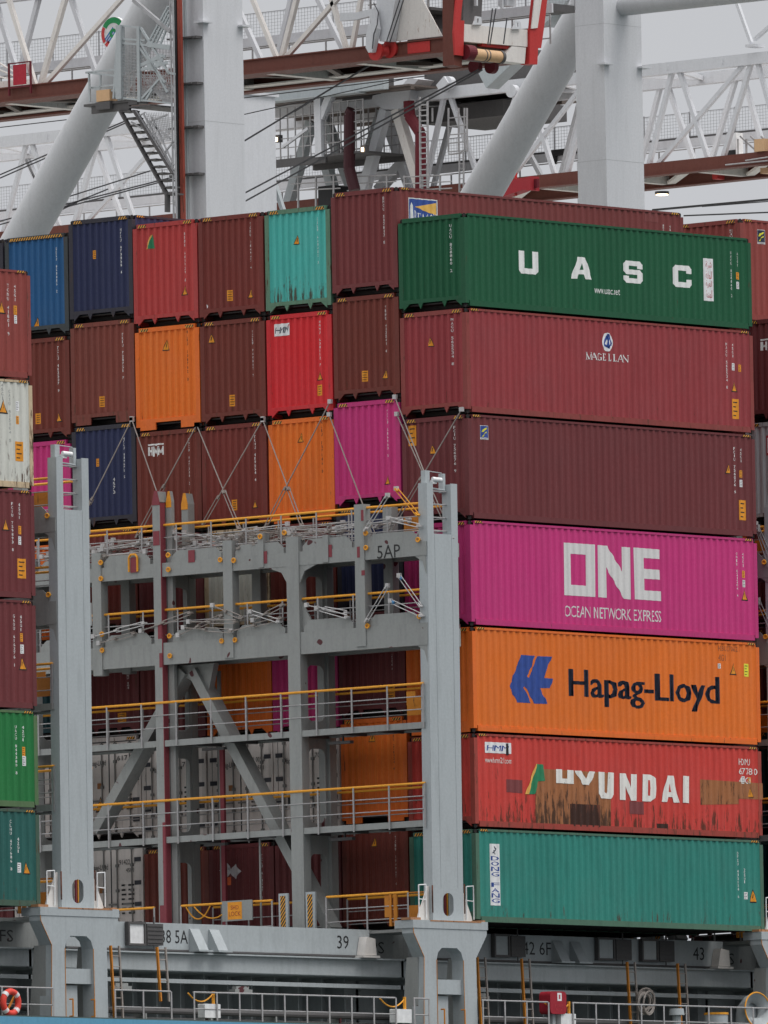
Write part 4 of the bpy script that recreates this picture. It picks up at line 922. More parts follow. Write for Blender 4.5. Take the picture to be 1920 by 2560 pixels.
# ------------------------------------------------------------------ lashing rods
RODG = 'rods lashing the containers to the walkway'
def rod(name, label, p, q, group, dbl=.38, r=.016, tip=None, m=RODD):
    p, q = V(p), V(q); mid = p + (q - p) * (1 - dbl); d = (q - p).normalized()
    o = MB().tube(p, mid, r, 6).build(name, m); tag(o, label, 'lashing rod', group)
    side = d.cross(V((1, 0, 0))).normalized() * .05
    t = MB().tube(mid + side, q + side, r * .9, 5).tube(mid - side, q - side, r * .9, 5); t.bar(mid - d * .05, mid + d * .06, .13, .05); t.bar(q - d * .06, q + d * .06, .13, .05)
    t.build('turnbuckle', tip or m, o)
    e = MB(); e.box(p.x - .04, p.x + .04, p.y - .06, p.y + .06, p.z - .05, p.z + .07); e.build('rod_head', SILV, o)
    return o
WH = ('dark blue end', 'brown end with white letters', 'brown end near the lower orange', 'lower orange end', 'magenta end', 'maroon end of the front stack')
dd = lambda u, v: (u * 1.1573, v * 1.1573)
ROD = [(0, 'falling leftward from its right corner', (285, 905), (194, 1088), 0), (1, 'falling rightward from its left corner', (285, 907), (345, 1080), 0), (1, 'falling leftward from its right corner', (425, 918), (296, 1158), .45),
       (2, 'falling rightward from its left corner', (425, 918), (516, 1140), .35), (2, 'falling leftward from its right corner', (568, 905), (440, 1130), .25), (3, 'falling rightward from its left corner', (568, 908), (652, 1135), .35),
       (3, 'falling leftward from its right corner', (713, 868), (575, 1135), .3), (4, 'falling rightward from its left corner', (711, 896), (822, 1192), .32), (5, 'steep to the forked column', (853, 858), (925, 1042), .0),
       (5, 'steeply down behind the forked column', (857, 895), (975, 1160), .5), (5, 'falling leftward from its right corner', (997, 885), (838, 1155), .45)]
for k, txt, p, q, dbl in ROD:
    a = hit(dd(*p), x=-.06); b = hit(dd(*q), x=-.7)
    rod('lashing_rod', 'lashing rod across the %s, %s' % (WH[k], txt), a, b, RODG, max(dbl, .06), .018)
lo = 'loose lashing rod stowed on the walkway of the lashing bridge'
def loose(y0, z0, y1, z1, x=None, tip=None, dbl=.3, label=lo):
    x = x or random.uniform(-1.72, -.9)
    rod('lashing_rod', label, (x, y0, z0), (x + random.uniform(-.15, .15), y1, z1), 'loose rods stowed on the walkways', dbl, .016, tip, SILV if random.random() < .45 else RODD)
for a, b, n in ((.4, 2.2, 5), (2.7, 4.8, 10), (5.0, 7.2, 15), (7.2, 9.5, 15), (10.2, 12.3, 16), (12.3, 15.5, 12)):
    for i in range(n):
        y0 = random.uniform(a, a + .8); y1 = y0 + random.uniform(1.5, 2.3) * (1 if i % 2 else 1); z = random.uniform(10.72, 11.1)
        if i % 2: y0, y1 = y1, y0
        loose(y0, z + random.uniform(-.08, .18), y1, z + random.uniform(-.16, .12))
for y0, z0, y1, z1 in ((10.6, 8.55, 8.8, 8.95), (12.4, 8.5, 10.4, 8.75), (7.9, 9.1, 6.9, 8.7), (4.4, 8.9, 3.0, 8.62), (8.8, 8.7, 7.0, 8.6), (9.2, 8.35, 7.6, 8.8), (6.4, 8.6, 5.3, 8.95), (12.2, 8.3, 10.9, 8.5), (9.0, 8.55, 7.2, 8.35), (7.2, 8.35, 5.4, 8.6)): loose(y0, z0, y1, z1, -1.85, dbl=.55)
BLT = flat('blue_rod_tip', (70, 130, 175))
for p, q, tip in (((1020, 870), (876, 1110), None), ((1100, 800), (1245, 1005), None), ((1040, 975), (1255, 1075), None), ((1080, 200), (1225, 375), YRAIL), ((1020, 245), (870, 480), None), ((1025, 405), (1240, 455), None), ((530, 1025), (740, 1085), None), ((70, 1050), (270, 1115), None)):
    a, b = hit(g4(*p), x=-1.86), hit(g4(*q), x=-1.84)
    ro_ = rod('lashing_rod', lo, a, b, 'loose rods stowed on the walkways', .97, .016, tip or SILV, SILV)
    if p in ((1100, 800), (1040, 975)): MB().tube(a, a + (b - a) * .12, .045, 8).build('painted_tip', BLT, ro_)
for p, q in (((2, 1310), (60, 1415)), ((12, 1318), (70, 1400)), ((14, 1500), (70, 1580))):   # right edge
    a, b = hit((1888 + p[0] * .5, p[1]), x=12.9), hit((1888 + q[0] * .6, q[1]), x=12.9)
    rod('lashing_rod', 'lashing rod hanging at the right edge beside the front stack', a, b, 'rods at the right edge', .9, .016, GALV, GALV)
# ------------------------------------------------------------------ ship: hatch covers, coaming, deck, hull
HULLB = paint('hull_blue', (92, 150, 178), rust=.2, dirt=.35)
hull = thing('container_ship_hull', 'pale blue ship hull with grey deck under the container stacks', 'ship hull', (0, 0, -3))
MB().prism([[(-1.1, 0.06), (-1.1, -14), (0, -20), (48, -20), (50, -14), (50, .06)]], YZ, -160, 150).build('hull_side', HULLB, hull)
MB().box(-160, 150, -.98, 49.8, .065, .10).build('deck', paint('dark_green_deck', (78, 86, 80), rust=.5, dirt=.5), hull)
for a, b in ((-14.6, -2.2), (0.3, 12.6), (15.1, 27.5), (-29.3, -17.1)):
    cmg = MB(); cmg.box(a - 1.3, b + 1.3, 1.92, 2.02, 1.58, 2.04); cmg.box(a - 1.3, b + 1.3, 1.78, 2.02, 2.03, 2.07); cmg.box(a - 1.3, b + 1.3, 3.6, 3.7, .1, 1.58); cmg.box(a - 1.3, b + 1.3, 2.02, 3.7, 1.56, 1.62)
    cmg.box(a - 1.3, b + 1.3, 1.95, 2.25, 1.25, 1.36)
    for i in range(14): cmg.box(a + i * .95, a + i * .95 + .03, 2.9, 3.6, .1, 1.56)
    cmg.build('hatch_coaming', STEEL, hull)
HL = 'steel hatch covers'
for a, b, t in ((-14.35, -2.2, 'pale steel hatch cover with black numbers 38 and 39 between the two columns'), (.6, 12.72, 'steel hatch cover in shade under the teal container with black numbers 42 and 43'),
                (-29.2, -17.2, 'steel hatch cover in shade under the left containers'), (15.3, 27.5, 'steel hatch cover under the right hand containers, outside the picture')):
    h_ = thing('hatch_cover', t, 'hatch cover', ((a + b) / 2, 10 if a > -20 else 10.9, -.9), HL); wd = (b - a) / 2
    m_ = MB(); m_.box(-wd, wd, -8, 9.5, .04, .76); m_.build('panel', STEEL, h_); MB().box(-wd - .02, wd, -8.04, -8, 0, .05).build('seal', CDARK, h_)
    for wx in ((hit(b1(1262, 550), y=1.8).x, hit(b1(1388, 550), y=1.8).x) if -16 < a < -10 else (hit(b3(478, 450), y=1.8).x, hit(b3(578, 450), y=1.8).x) if 0 < a < 1 else ()):
        q = MB(); x = wx - (a + b) / 2
        q.prism([[(-8.0, .05), (-8.36, .05), (-8.04, .62), (-8.0, .62)]], lambda p_, z_, t_: (t_, p_, z_), x, x + .38); q.box(x - .06, x + .5, -8.42, -8.0, -.0, .045); q.build('lug', STEEL, h_)
    x = wd - .55
    if a > -16: q = MB(); q.prism([[(x, .05), (x + .5, .05), (x + .46, .5), (x + .12, .55), (x + .06, .35)]], XZ, -8.3, -8.02); q.box(x - .08, x + .6, -8.34, -8.0, -.02, .04); q.build('lug', CRANER, h_)
    it = []
    if -16 < a < -10: it = [('38 5A', -10.62, -9.55), ('39', -3.52, -3.05)]
    if 0 < a < 1: it = [('42 6F', 4.15, 5.35), ('43', 11.42, 11.9)]
    for s_, xa, xb in it: o = decal('lettering', h_, 'xz', [(fit(s_, 0, xb - xa, 0, .36), BLACK, 0)]); o.location = (xa - (a + b) / 2, -8.0, .22)
# recessed hatch end wall with letters between two covers
for x0, s_ in ((-2.05, 'FPS'), (12.78, '6PS'), (-16.9, '5FS')):
    m_ = MB().box(x0 - .1, x0 + 2.1, 2.6, 2.7, -.9, -.1).build('hatch_end_beam', STEELD); tag(m_, {'FPS': 'grey beam with black letters beside the right pedestal', '6PS': 'grey beam in shade right of the second hatch cover', '5FS': 'grey beam in shade behind the left pedestal'}[s_], 'steel beam', 'hatch end beams', 'thing')
    o = decal('lettering', m_, 'xz', [(fit(s_, 0, .85, 0, .32), BLACK, 0)]); o.location = (x0 + .27, 2.6, -.74)
# boxes (grey frame with pale lid, dark vent beside it) on the hatch side
hx = lambda p: hit(p, y=1.9).x
for (x, x_m, x_e), lb in (((hx(b1(825, 460)), hx(b1(940, 460)), hx(b1(1046, 460))), 'grey hatch side box with open dark vent, left of the number 38'), ((hx(b3(120, 380)), hx(b3(208, 380)), hx(b3(290, 380))), 'grey hatch side box in shade, left of the number 42'), ((hx(b3(700, 405)), hx(b3(797, 405)), hx(b3(885, 405))), 'grey hatch side box in shade, middle of the second hatch cover'), ((hx(b3(948, 415)), hx(b3(1040, 415)), hx(b3(1125, 415))), 'grey hatch side box in shade, nearest the number 43')):
    t = thing('vent_box', lb, 'vent box', (x, 1.95, -.78), 'vent boxes on the hatch sides')
    W1, W2 = x_m - x, x_e - x
    m_ = MB(); m_.box(0, W1, -.1, .03, .0, .06); m_.box(0, W1, -.1, .03, .58, .64); m_.box(0, .06, -.1, .03, .06, .58); m_.box(W1 - .06, W1, -.1, .03, .06, .58); m_.build('frame', CDARK, t)
    MB().box(.06, W1 - .06, -.06, .02, .06, .58).build('lid', SIGNW if x < 0 else STEEL, t)
    v = MB(); v.box(W1 + .02, W2, -.12, .03, .02, .6); v.build('vent', CDARK, t)
    g = MB()
    for i in range(5): g.box(W1 + .04, W2 - .02, -.14, -.12, .08 + i * .11, .09 + i * .11)
    g.tube((W1 + .3, -.1, .6), (W1 + .3, -.1, .78), .02); g.tube((W1 + .3, -.1, .02), (W1 + .3, -.1, -.12), .02); g.build('grille', CDARK, t)
# deck ladders against the coaming
for x, z0, lb in ((-13.37, -2.8, 'yellow and grey deck ladder right of the left pedestal'), (-11.54, -2.3, 'yellow and grey deck ladder below the number 38'), (1.45, -2.8, 'yellow and grey deck ladder beside the right pedestal'), (3.3, -2.8, 'yellow and grey deck ladder behind the red fire box'),
                  (7.76, -2.8, 'yellow and grey deck ladder in front of the hose reel'), (9.92, -2.8, 'yellow and grey deck ladder left of the ventilation cowl')):
    t = thing('deck_ladder', lb, 'ladder', (x, 1.2, z0), 'ladders on the deck')
    MB().bar((0, 0, 0), (0, .1, -.84 - z0), .07, .05, (1, 0, 0)).build('yellow_rail', YDIRTY, t); MB().bar((.33, 0, 0), (.33, .1, -.84 - z0), .05, .05, (1, 0, 0)).build('rail', RODD, t)
    r = MB()
    for i in range(1, int((-.84 - z0) / .28) + 1): f = i * .28 / (-.84 - z0); r.tube((0, .1 * f, i * .28), (.33, .1 * f, i * .28), .014)
    r.build('rung', RODD, t)
# deck railings
def deck_rail(xa, xb, label, z0=-2.95, h=.82):
    t = thing('deck_railing', label, 'railing', (xa, -.45, z0), 'railings along the ship side'); wd = xb - xa
    MB().tube((0, 0, h), (wd, 0, h), .024).tube((0, 0, h * .46), (wd, 0, h * .46), .018).tube((0, 0, .04), (wd, 0, .04), .018).build('rails', GALV, t)
    n = max(1, round(wd / .95))
    for i in range(n + 1): MB().box(wd * i / n - .026, wd * i / n + .026, -.04, -.026, 0, h).build('stanchion', GALV, t)
deck_rail(-22.5, -17.55, 'deck railing with the lifebuoy, left of the left pedestal'); deck_rail(-15.15, -12.95, 'short deck railing right of the left pedestal'); deck_rail(-12.05, -3.95, 'long deck railing between the two pedestals')
deck_rail(-3.2, -2.6, 'very short deck railing left of the right pedestal'); deck_rail(-.38, 2.35, 'deck railing between the right pedestal and the red fire box'); deck_rail(3.38, 12.0, 'long deck railing at the lower right')
# lifebuoy
t = thing('lifebuoy', 'red ring lifebuoy with pale bands hanging on the deck railing', 'lifebuoy', (-19.24, -.52, -2.54))
BUOY = paint('buoy_red', (214, 70, 58), rust=.0, dirt=.2); MB().ring((0, 0, 0), (0, 1, 0), .29, .085, 28, 10).build('ring', BUOY, t, smooth=True)
for k in range(4):
    q = MB(); a = math.pi / 4 + k * math.pi / 2; c_ = V((math.cos(a) * .29, 0, math.sin(a) * .29)); d = V((-math.sin(a), 0, math.cos(a))) * .05; q.tube(c_ - d, c_ + d, .09, 10); q.build('band', SIGNW, t, smooth=True)
MB().path([(-.1, .02, -.2), (.1, .05, .0), (.2, 0, .28), (.05, -.02, .1), (-.1, .0, -.15)], .02).build('rope', YDIRTY, t)
# red fire box, white boxes, cowl vent, hose reel, bollards, chains
t = thing('fire_box', 'red rounded fire equipment box on a white post on deck', 'fire box', (2.72, -.3, -2.45)); m_ = MB(); m_.prism([rrect(-.32, .36, 0, .62, .12)], XZ, -.2, .2); m_.build('body', CRED if False else paint('fire_red', (150, 30, 44), rust=.05), t, smooth=False)
o = decal('label', t, 'xz', [(rect(-.02, .16, .36, .58), SIGNW, 0), (fit('FIRE', -.12, .22, .18, .27), REDL, 1), (fit('BOX', -.08, .18, .07, .15), REDL, 1), (rect(.04, .1, .41, .53), REDL, 1)]); o.location = (0, -.2, 0)
MB().box(-.06, .06, -.05, .05, -.5, 0).build('post', STEEL, t)
for x, lb in ((-11.6, 'pale junction box at the railing gap below the number 38'), (-3.9, 'pale junction box beside the right pedestal'), (2.9, 'pale junction box under the red fire box')):
    t = thing('junction_box', lb, 'junction box', (x, -.3, -2.95), 'junction boxes on deck'); MB().prism([rrect(0, .62, .15, .52, .02)], XZ, -.15, .1).build('body', SIGNW, t); MB().box(.02, .06, -.1, .05, 0, .15).box(.55, .6, -.1, .05, 0, .15).build('foot', STEELD, t)
    pts = [(-.55 + 1.0 * i / 8, -.05, .80 - .22 * (1 - (i / 4 - 1) ** 2)) for i in range(9)]; MB().path(pts, .02).build('chain', YRAIL, t); MB().box(.42, .48, -.08, -.02, .5, .86).build('chain_post', YRAIL, t)
t = thing('ventilation_cowl', 'white ventilation cowl with a round open mouth and yellow rim, lower right', 'vent cowl', (11.3, -.1, -2.95))
m_ = MB(); n = 20
rings = [((0.0, .1, .0), .30, (0, 0, 1)), ((0, .1, .45), .30, (0, 0, 1)), ((0, .0, .72), .36, (0, -.5, .85)), ((0, -.2, .78), .44, (0, -.9, .4)), ((-.02, -.36, .76), .50, (-.1, -1, .1))]
vs_ = []; fs_ = []
for c_, rr, ax in rings:
    ax = V(ax).normalized(); a = ax.cross(V((1, 0, 0))).normalized(); b = ax.cross(a)
    vs_ += [V(c_) + (a * math.cos(2 * math.pi * i / n) + b * math.sin(2 * math.pi * i / n)) * rr for i in range(n)]
for k in range(len(rings) - 1): fs_ += [(k * n + i, k * n + (i + 1) % n, (k + 1) * n + (i + 1) % n, (k + 1) * n + i) for i in range(n)]
vs_ += [V((0, -.05, .72)) + V((math.cos(2 * math.pi * i / n) * .34, 0, math.sin(2 * math.pi * i / n) * .34)) for i in range(n)]; k = len(rings) - 1
fs_ += [(k * n + i, k * n + (i + 1) % n, (k + 1) * n + (i + 1) % n, (k + 1) * n + i) for i in range(n)] + [tuple((k + 1) * n + i for i in range(n))]
m_.add(vs_, fs_); m_.build('cowl', STEEL, t, smooth=True); MB().ring((-.02, -.36, .76), (-.1, -1, .1), .5, .022, 24, 6).build('rim', YRAIL, t)
t = thing('mushroom_vent', 'short round deck vent with yellow ring beside the cowl', 'deck vent', (9.9, -.1, -2.95)); MB().tube((0, 0, 0), (0, 0, .62), .33, 18).build('body', STEEL, t, smooth=True); MB().tube((0, 0, .62), (0, 0, .68), .35, 18).build('ring', YRAIL, t)
t = thing('small_deck_vent', 'small pale deck vent with round cap near the hose', 'deck vent', (8.55, .2, -2.95)); MB().tube((0, 0, 0), (0, 0, .6), .12, 12).build('pipe', STEEL, t); MB().tube((0, 0, .6), (0, 0, .78), .22, 14, .2).build('cap', STEEL, t, smooth=True)
t = thing('mooring_rope', 'coiled pale mooring rope hanging at the coaming', 'rope', (8.15, 1.0, -1.95)); q = MB()
for i in range(6): q.ring((random.uniform(-.12, .12), random.uniform(-.05, .05), random.uniform(-.1, .1)), (random.uniform(-.3, .3), 1, random.uniform(-.2, .2)), random.uniform(.22, .36), .03, 16, 5)
q.build('coil', RODD, t)
# equipment half seen behind the railings
for x, s_, lb in ((-12.8, .6, 'pale deck lamp box behind the railing near the left ladder'), (-8.0, .5, 'pale deck lamp box behind the long railing'), (1.7, .6, 'pale deck lamp box behind the railing beside the right pedestal')):
    t = thing('deck_lamp', lb, 'deck lamp', (x, 1.5, -2.0), 'deck lamps'); MB().box(-.35, .35, -.1, .12, 0, .1).box(-.25, .25, -.06, .1, .1, .18).build('housing', STEELD, t); MB().box(-.04, .04, .12, .86, .02, .08).build('bracket', STEELD, t)
t = thing('deck_pipe', 'long pale pipe along the deck behind the railing', 'pipe', (0, 1.4, -2.55)); MB().tube((-40, 0, 0), (40, 0, 0), .09, 10).tube((-40, .3, -.2), (40, .3, -.2), .05, 8).build('pipe_run', CDARK, t)
for i in range(30): MB().box(-38 + i * 2.6, -37.94 + i * 2.6, -.06, .4, -.4, .0).build('support', STEELD, t)
# ------------------------------------------------------------------ sea and quay (below the picture)
SEA = paint('sea_water', (46, 58, 62), rust=0, dirt=.2, rough=.12); CONC = paint('quay_concrete', (150, 148, 142), rust=.1, dirt=.5)
tag(MB().box(-6000, 6000, -6000, 6000, -30, -22).build('water', SEA), kind='structure')
tag(MB().box(-3000, 3000, 54, 2500, -21.9, -17).build('quay', CONC), kind='structure')
# ------------------------------------------------------------------ quay cranes behind the ship
GA, GB = 64.3, 99.5            # x of the near girder of either crane
QZ = -17.0
def crane(label, lx, ly=60.0):
    t = thing('quay_crane', label, 'crane', (0, 0, 0), 'quay cranes behind the ship'); return t
def part(t, name, mb, m, parent=None, **k): return mb.build(name, m, parent or t, **k)
def brace(t, p, q, w=.24, m=None, name='truss_brace'):
    if name == 'truss_brace': w *= .62
    return part(t, name, MB().bar(p, q, w, w, (1, 0, 0)), m or CRANE)
A = crane('grey quay crane with diagonal pipe braces and a stair tower beside one leg', 55.5)
def collar(q, x0, x1, y0, y1, z):
    for x in (x0, x1): q.box(x - .25, x + .25, y0 - .22, y0 + .22, z - .03, z + .03)
for i, (x0, x1) in enumerate(((55.45, 57.4), (75.87, 77.85))):
    lg = part(A, 'leg', MB().box(x0, x1, 60, 61.3, QZ, 44), CRANE)
    for x in (x0, x1): part(A, 'collar_plate', MB().box(x - .25, x + .25, 59.78, 60.22, 33.87, 33.93), CRANE, lg)
    part(A, 'leg', MB().box(x0, x1, 97, 98.3, QZ, 44), CRANE)
    for z in (27.2, 30.6, 35.3): part(A, 'weld_seam', MB().box(x0 - .003, x1 + .003, 59.997, 61.303, z, z + .02), PIPEG, lg)
q = MB()
for z in (38.5, -8): q.box(57.4, 75.87, 60.1, 61.2, z, z + 1.6)
part(A, 'portal_beam', q, CRANE)
for xc, dy in ((56.6, 0), (76.95, -.65)):
    part(A, 'diagonal_brace', MB().tube((xc, 61.3 + dy, 37.2), (xc, 97.2 + dy, 37.2 - 35.9 * 1.2), .68, 28), PIPEG, smooth=True)
part(A, 'tie_pipe', MB().tube((76.9, 60, 35.97), (76.9, 47, 35.92), .34, 18), PIPEG, smooth=True)
# girder: two rusty lower beams joined underneath
ZB, ZT, ZC = 33.31, 33.72, 37.4
WG = 4.3
for xx, nm in ((GA, 'near'), (GA + WG, 'far')):
    ys = 56.9 if nm == 'near' else 57.6
    q = MB(); q.box(xx - .06, xx + .30, ys, 99, ZB, ZT); q.box(xx - .14, xx + .40, ys, 99, ZB - .06, ZB); q.box(xx - .14, xx + .40, ys, 99, ZT, ZT + .04); part(A, 'bottom_chord', q, CRUST)
    part(A, 'top_chord', MB().box(xx, xx + .35, 56.6, 99, ZC, ZC + .45), CRANE)
q = MB()
for y in (57.5, 61.5, 65.6, 69.6, 73.7, 77.8, 82, 88): q.box(GA + .3, GA + WG - .06, y, y + .35, ZB, ZT - .05)
q.box(GA + .3, GA + .9, 58, 99, ZB + .05, ZB + .1); q.box(GA + WG - .7, GA + WG, 58, 99, ZB + .05, ZB + .1); part(A, 'cross_beam', q, CRANER)
q = MB()
for i in range(6): q.bar((GA + .3, 58 + i * 5, ZB + .12), (GA + WG, 60.5 + i * 5, ZB + .12), .22, .12); q.bar((GA + WG, 60.5 + i * 5, ZB + .12), (GA + .3, 63 + i * 5, ZB + .12), .22, .12)
part(A, 'underside_brace', q, BROWNU)
part(A, 'underside_panel', MB().box(GA + .3, GA + WG, 57, 99, ZT - .03, ZT), CDARK)
part(A, 'underside_panel', MB().box(GA + .9, GA + 1.5, 57, 99, ZB + .02, ZB + .05), CRUST)
def up_to(p, q, x, z):
    a, b = hit(p, x=x), hit(q, x=x); d = (b - a) / (b.z - a.z); return a + d * (ZT - .05 - a.z), a + d * (z - a.z)
for p, q, w in ((c1(205, 490), c1(55, 0), .24), (c1(245, 490), c1(385, 0), .27), (c1(275, 490), c1(715, 0), .24), (c2(310, 335), c2(172, 0), .24), (c2(345, 330), c2(430, 0), .26), (c2(382, 325), c2(640, 30), .24), (c2(725, 285), c2(640, 0), .24), (c2(760, 280), c2(800, 60), .24)):
    a, b = up_to(p, q, GA + .12, ZC + .1); brace(A, a, b, w, CRANER)
for p, q in ((c1(100, 420), c1(-10, 60)), (c1(565, 420), c1(425, 0)), (c1(120, 420), c1(220, 30)), (c2(210, 330), c2(60, 0)), (c2(690, 260), c2(560, 0)), (c2(320, 330), c2(390, 30))):
    a, b = up_to(p, q, GA + WG + .2, ZC + .1); brace(A, a, b, .26)
# service walkway along the far beam
def service_walk(t, x, ya, yb, zf, zl):
    part(t, 'walkway_floor', MB().box(x, x + 1.1, ya, yb, zf - .1, zf + .14), CDARK)
    q = MB(); n = int((yb - ya) / .14)
    for i in range(n): q.bar((x + 1.1, ya + i * .14, zf + .1), (x + 1.1, ya + i * .14, zf + 1.15), .009, .009, (1, 0, 0))
    for i in range(9): q.bar((x + 1.1, ya, zf + .2 + i * .115), (x + 1.1, yb, zf + .2 + i * .115), .008, .008)
    for i in range(int((yb - ya) / 2.2)): q.bar((x + 1.1, ya + i * 2.2, zf), (x + 1.1, ya + i * 2.2, zf + 1.2), .04, .04, (1, 0, 0))
    q.bar((x + 1.1, ya, zf + 1.16), (x + 1.1, yb, zf + 1.16), .025, .025)
    part(t, 'mesh_guard', q, MESHG)
    q = MB()
    for z in (zl + .1, zl + .5, zl + .9): q.tube((x - .2, ya, z), (x - .2, yb, z), .025, 6)
    for i in range(int((yb - ya) / 1.7)): q.box(x - .22, x - .18, ya + i * 1.7 - .025, ya + i * 1.7 + .025, zl - .1, zl + .92)
    part(t, 'guard_rail', q, GALV)
    part(t, 'cable_tray', MB().box(x - .1, x - .02, ya, yb, zl + .98, zl + 1.3), CRANE)
service_walk(A, GA + WG + 1.2, 57, 96, 35.15, 34.0)
# head of the girder where the raised boom is hinged
yT = 56.4
q = MB(); x0_ = hit(ce(825, 200), y=yT).x; q.prism([[(x0_, 32.75), (x0_ + .4, 32.7), (x0_ + .55, 39), (x0_ + .1, 39)]], XZ, yT, yT + .5); hd = part(A, 'head_post', q, CRUST)
hy = lambda u, v: (lambda h_: (h_.x, h_.z))(hit(ce(u, v), y=yT - .05))
part(A, 'red_plate', MB().prism([[hy(832, 400), hy(890, 408), hy(897, 150), hy(868, 150), hy(885, 0), hy(895, -160), hy(848, -160), hy(840, 0), hy(822, 240)]], XZ, yT - .1, yT - .02), CRED, hd)
part(A, 'red_plate', MB().box(GA - .09, GA - .065, yT + 1.3, yT + 2.3, ZB + .02, ZT - .02), CRED, hd)
q = MB(); q.prism([[hy(1370, 465), hy(1428, 470), hy(1434, 350), hy(1456, 350), hy(1480, 180), hy(1500, 0), hy(1520, -170), hy(1465, -170), hy(1445, 0), hy(1425, 205), hy(1376, 212)]], XZ, yT - .1, yT + .3); part(A, 'head_post', q, CRED)
part(A, 'head_beam', MB().prism([[hy(895, 300), hy(1372, 340), hy(1372, 215), hy(1130, 195), hy(897, 172)]], XZ, yT, yT + .5), CRANER)
part(A, 'head_bracket', MB().prism([[hy(1378, 210), hy(1422, 205), hy(1452, 0), hy(1455, -150), hy(1405, -150), hy(1400, 0)]], XZ, yT - .15, yT - .11), CRANER)
for u, v in ((995, 180), (1282, 212)):
    part(A, 'hook_plate', MB().prism([[hy(u - 32, v), hy(u + 32, v), hy(u + 25, v - 55), hy(u - 15, v - 62), hy(u - 20, v - 30)], [hy(u - 6, v - 15), hy(u + 8, v - 14), hy(u + 8, v - 45), hy(u - 6, v - 46)]], XZ, yT - .1, yT - .04), CRANE)
part(A, 'winch_panel', MB().prism([[hy(1000, 180), hy(1130, 190), hy(1150, -150), hy(1010, -150)]], XZ, yT + .6, yT + .8), CDARK)
q = MB()
for z in (35.9, 38.0): q.box(GA + 1.3, GA + 2.7, yT + .4, yT + .5, z, z + .08)
for x in (GA + 1.3, GA + 2.62): q.box(x, x + .08, yT + .4, yT + .5, 34.9, 38.5)
q.box(GA + 2.75, GA + 3.2, yT + .3, yT + .7, 35.0, 36.2); part(A, 'winch_frame', q, CRANE)
part(A, 'cable_bunch', MB().path([(GA + 2.9, yT, 36.9), (GA + 3.1, yT - .1, 36.2), (GA + 3.0, yT - .1, 35.5), (GA + 3.2, yT, 35.8), (GA + 3.4, yT, 36.3), (GA + 3.1, yT, 37.2)], .05).box(GA + 2.85, GA + 3.15, yT - .05, yT + .2, 35.4, 35.9), ROPE)
part(A, 'rope_drum', MB().tube(hit(ce(965, 393), y=yT - .15), hit(ce(1160, 415), y=yT - .15), .2, 20), TAN, smooth=True)
part(A, 'drum_collar', MB().tube(hit(ce(1158, 415), y=yT - .15), hit(ce(1175, 417), y=yT - .15), .23, 20).tube(hit(ce(1040, 402), y=yT - .15), hit(ce(1046, 402), y=yT - .15), .21, 20).tube(hit(ce(1062, 404), y=yT - .15), hit(ce(1068, 405), y=yT - .15), .21, 20), CDARK)
part(A, 'sheave', MB().tube(hit(ce(905, 380), y=yT - .1), hit(ce(962, 386), y=yT - .1), .26, 22), CDRED)
part(A, 'sheave', MB().box(GA + 1.2, GA + 2.6, yT + .1, yT + .4, 33.5, 33.95), CRED)
p = hit(c2(1500, 395), x=GA + 2.6); part(A, 'sheave', MB().tube((GA + 2.4, p.y, p.z), (GA + 2.6, p.y, p.z), .24, 18).tube((GA + 2.9, p.y - .3, p.z), (GA + 3.1, p.y - .3, p.z), .24, 18), CDRED)
part(A, 'head_box', MB().prism([[hy(1180, 440), hy(1352, 462), hy(1362, 345), hy(1260, 335)]], XZ, yT, yT + .5), CRANER); part(A, 'head_beam', MB().prism([[hy(900, 425), hy(1180, 450), hy(1360, 340), hy(900, 300)]], XZ, yT + .3, yT + .5), BROWNU)
# web plate with rust on the near side, white hinge arm with a red sheave
pts = [hit(ce(*p), x=GA - .09) for p in ((360, 305), (740, 262), (600, 0), (520, -180), (380, -180), (395, 0))]
part(A, 'web_plate', MB().prism([[(p.y, p.z) for p in pts]], YZ, GA - .08, GA - .03), CRANER)
pts = [hit(ce(*p), x=GA - .5) for p in ((285, 300), (350, 300), (398, 0), (398, -120), (262, -120), (262, 0), (262, 120))]
part(A, 'hinge_arm', MB().prism([[(p.y, p.z) for p in pts]], YZ, GA - .48, GA - .1), CRANE)
pts = [hit(ce(*p), x=GA - .6) for p in ((208, 350), (228, 385), (255, 380), (275, 290), (290, 210), (285, 175), (268, 60), (232, 72), (140, 92), (20, 95), (20, 155), (140, 145), (235, 120), (243, 170), (225, 190), (210, 260))]
part(A, 'hinge_arm', MB().prism([[(p.y, p.z) for p in pts]], YZ, GA - .75, GA - .55), CRANE)
p = hit(ce(238, 375), x=GA - .6); part(A, 'sheave', MB().tube((GA - .54, p.y - .05, p.z), (GA - .42, p.y - .05, p.z), .30, 24).tube((GA - .15, p.y - .35, p.z + .1), (GA - .05, p.y - .35, p.z + .1), .32, 24).tube((GA - .42, p.y - .1, p.z), (GA - .15, p.y - .3, p.z + .05), .18, 16), CRED)
part(A, 'cable', MB().path([hit(ce(*k), x=GA - .78) for k in ((245, 20), (280, 90), (270, 180), (245, 250), (235, 355))], .018), ROPE)
q = MB()
for a, b in (((435, 0), (340, 300)), ((462, 0), (362, 310)), ((1110, 60), (1075, 330)), ((1135, 60), (1090, 330)), ((1215, 130), (1190, 320))): q.tube(hit(ce(*a), x=GA - .9), hit(ce(*b), x=GA - .9), .022, 5)
part(A, 'hoist_rope', q, ROPE)
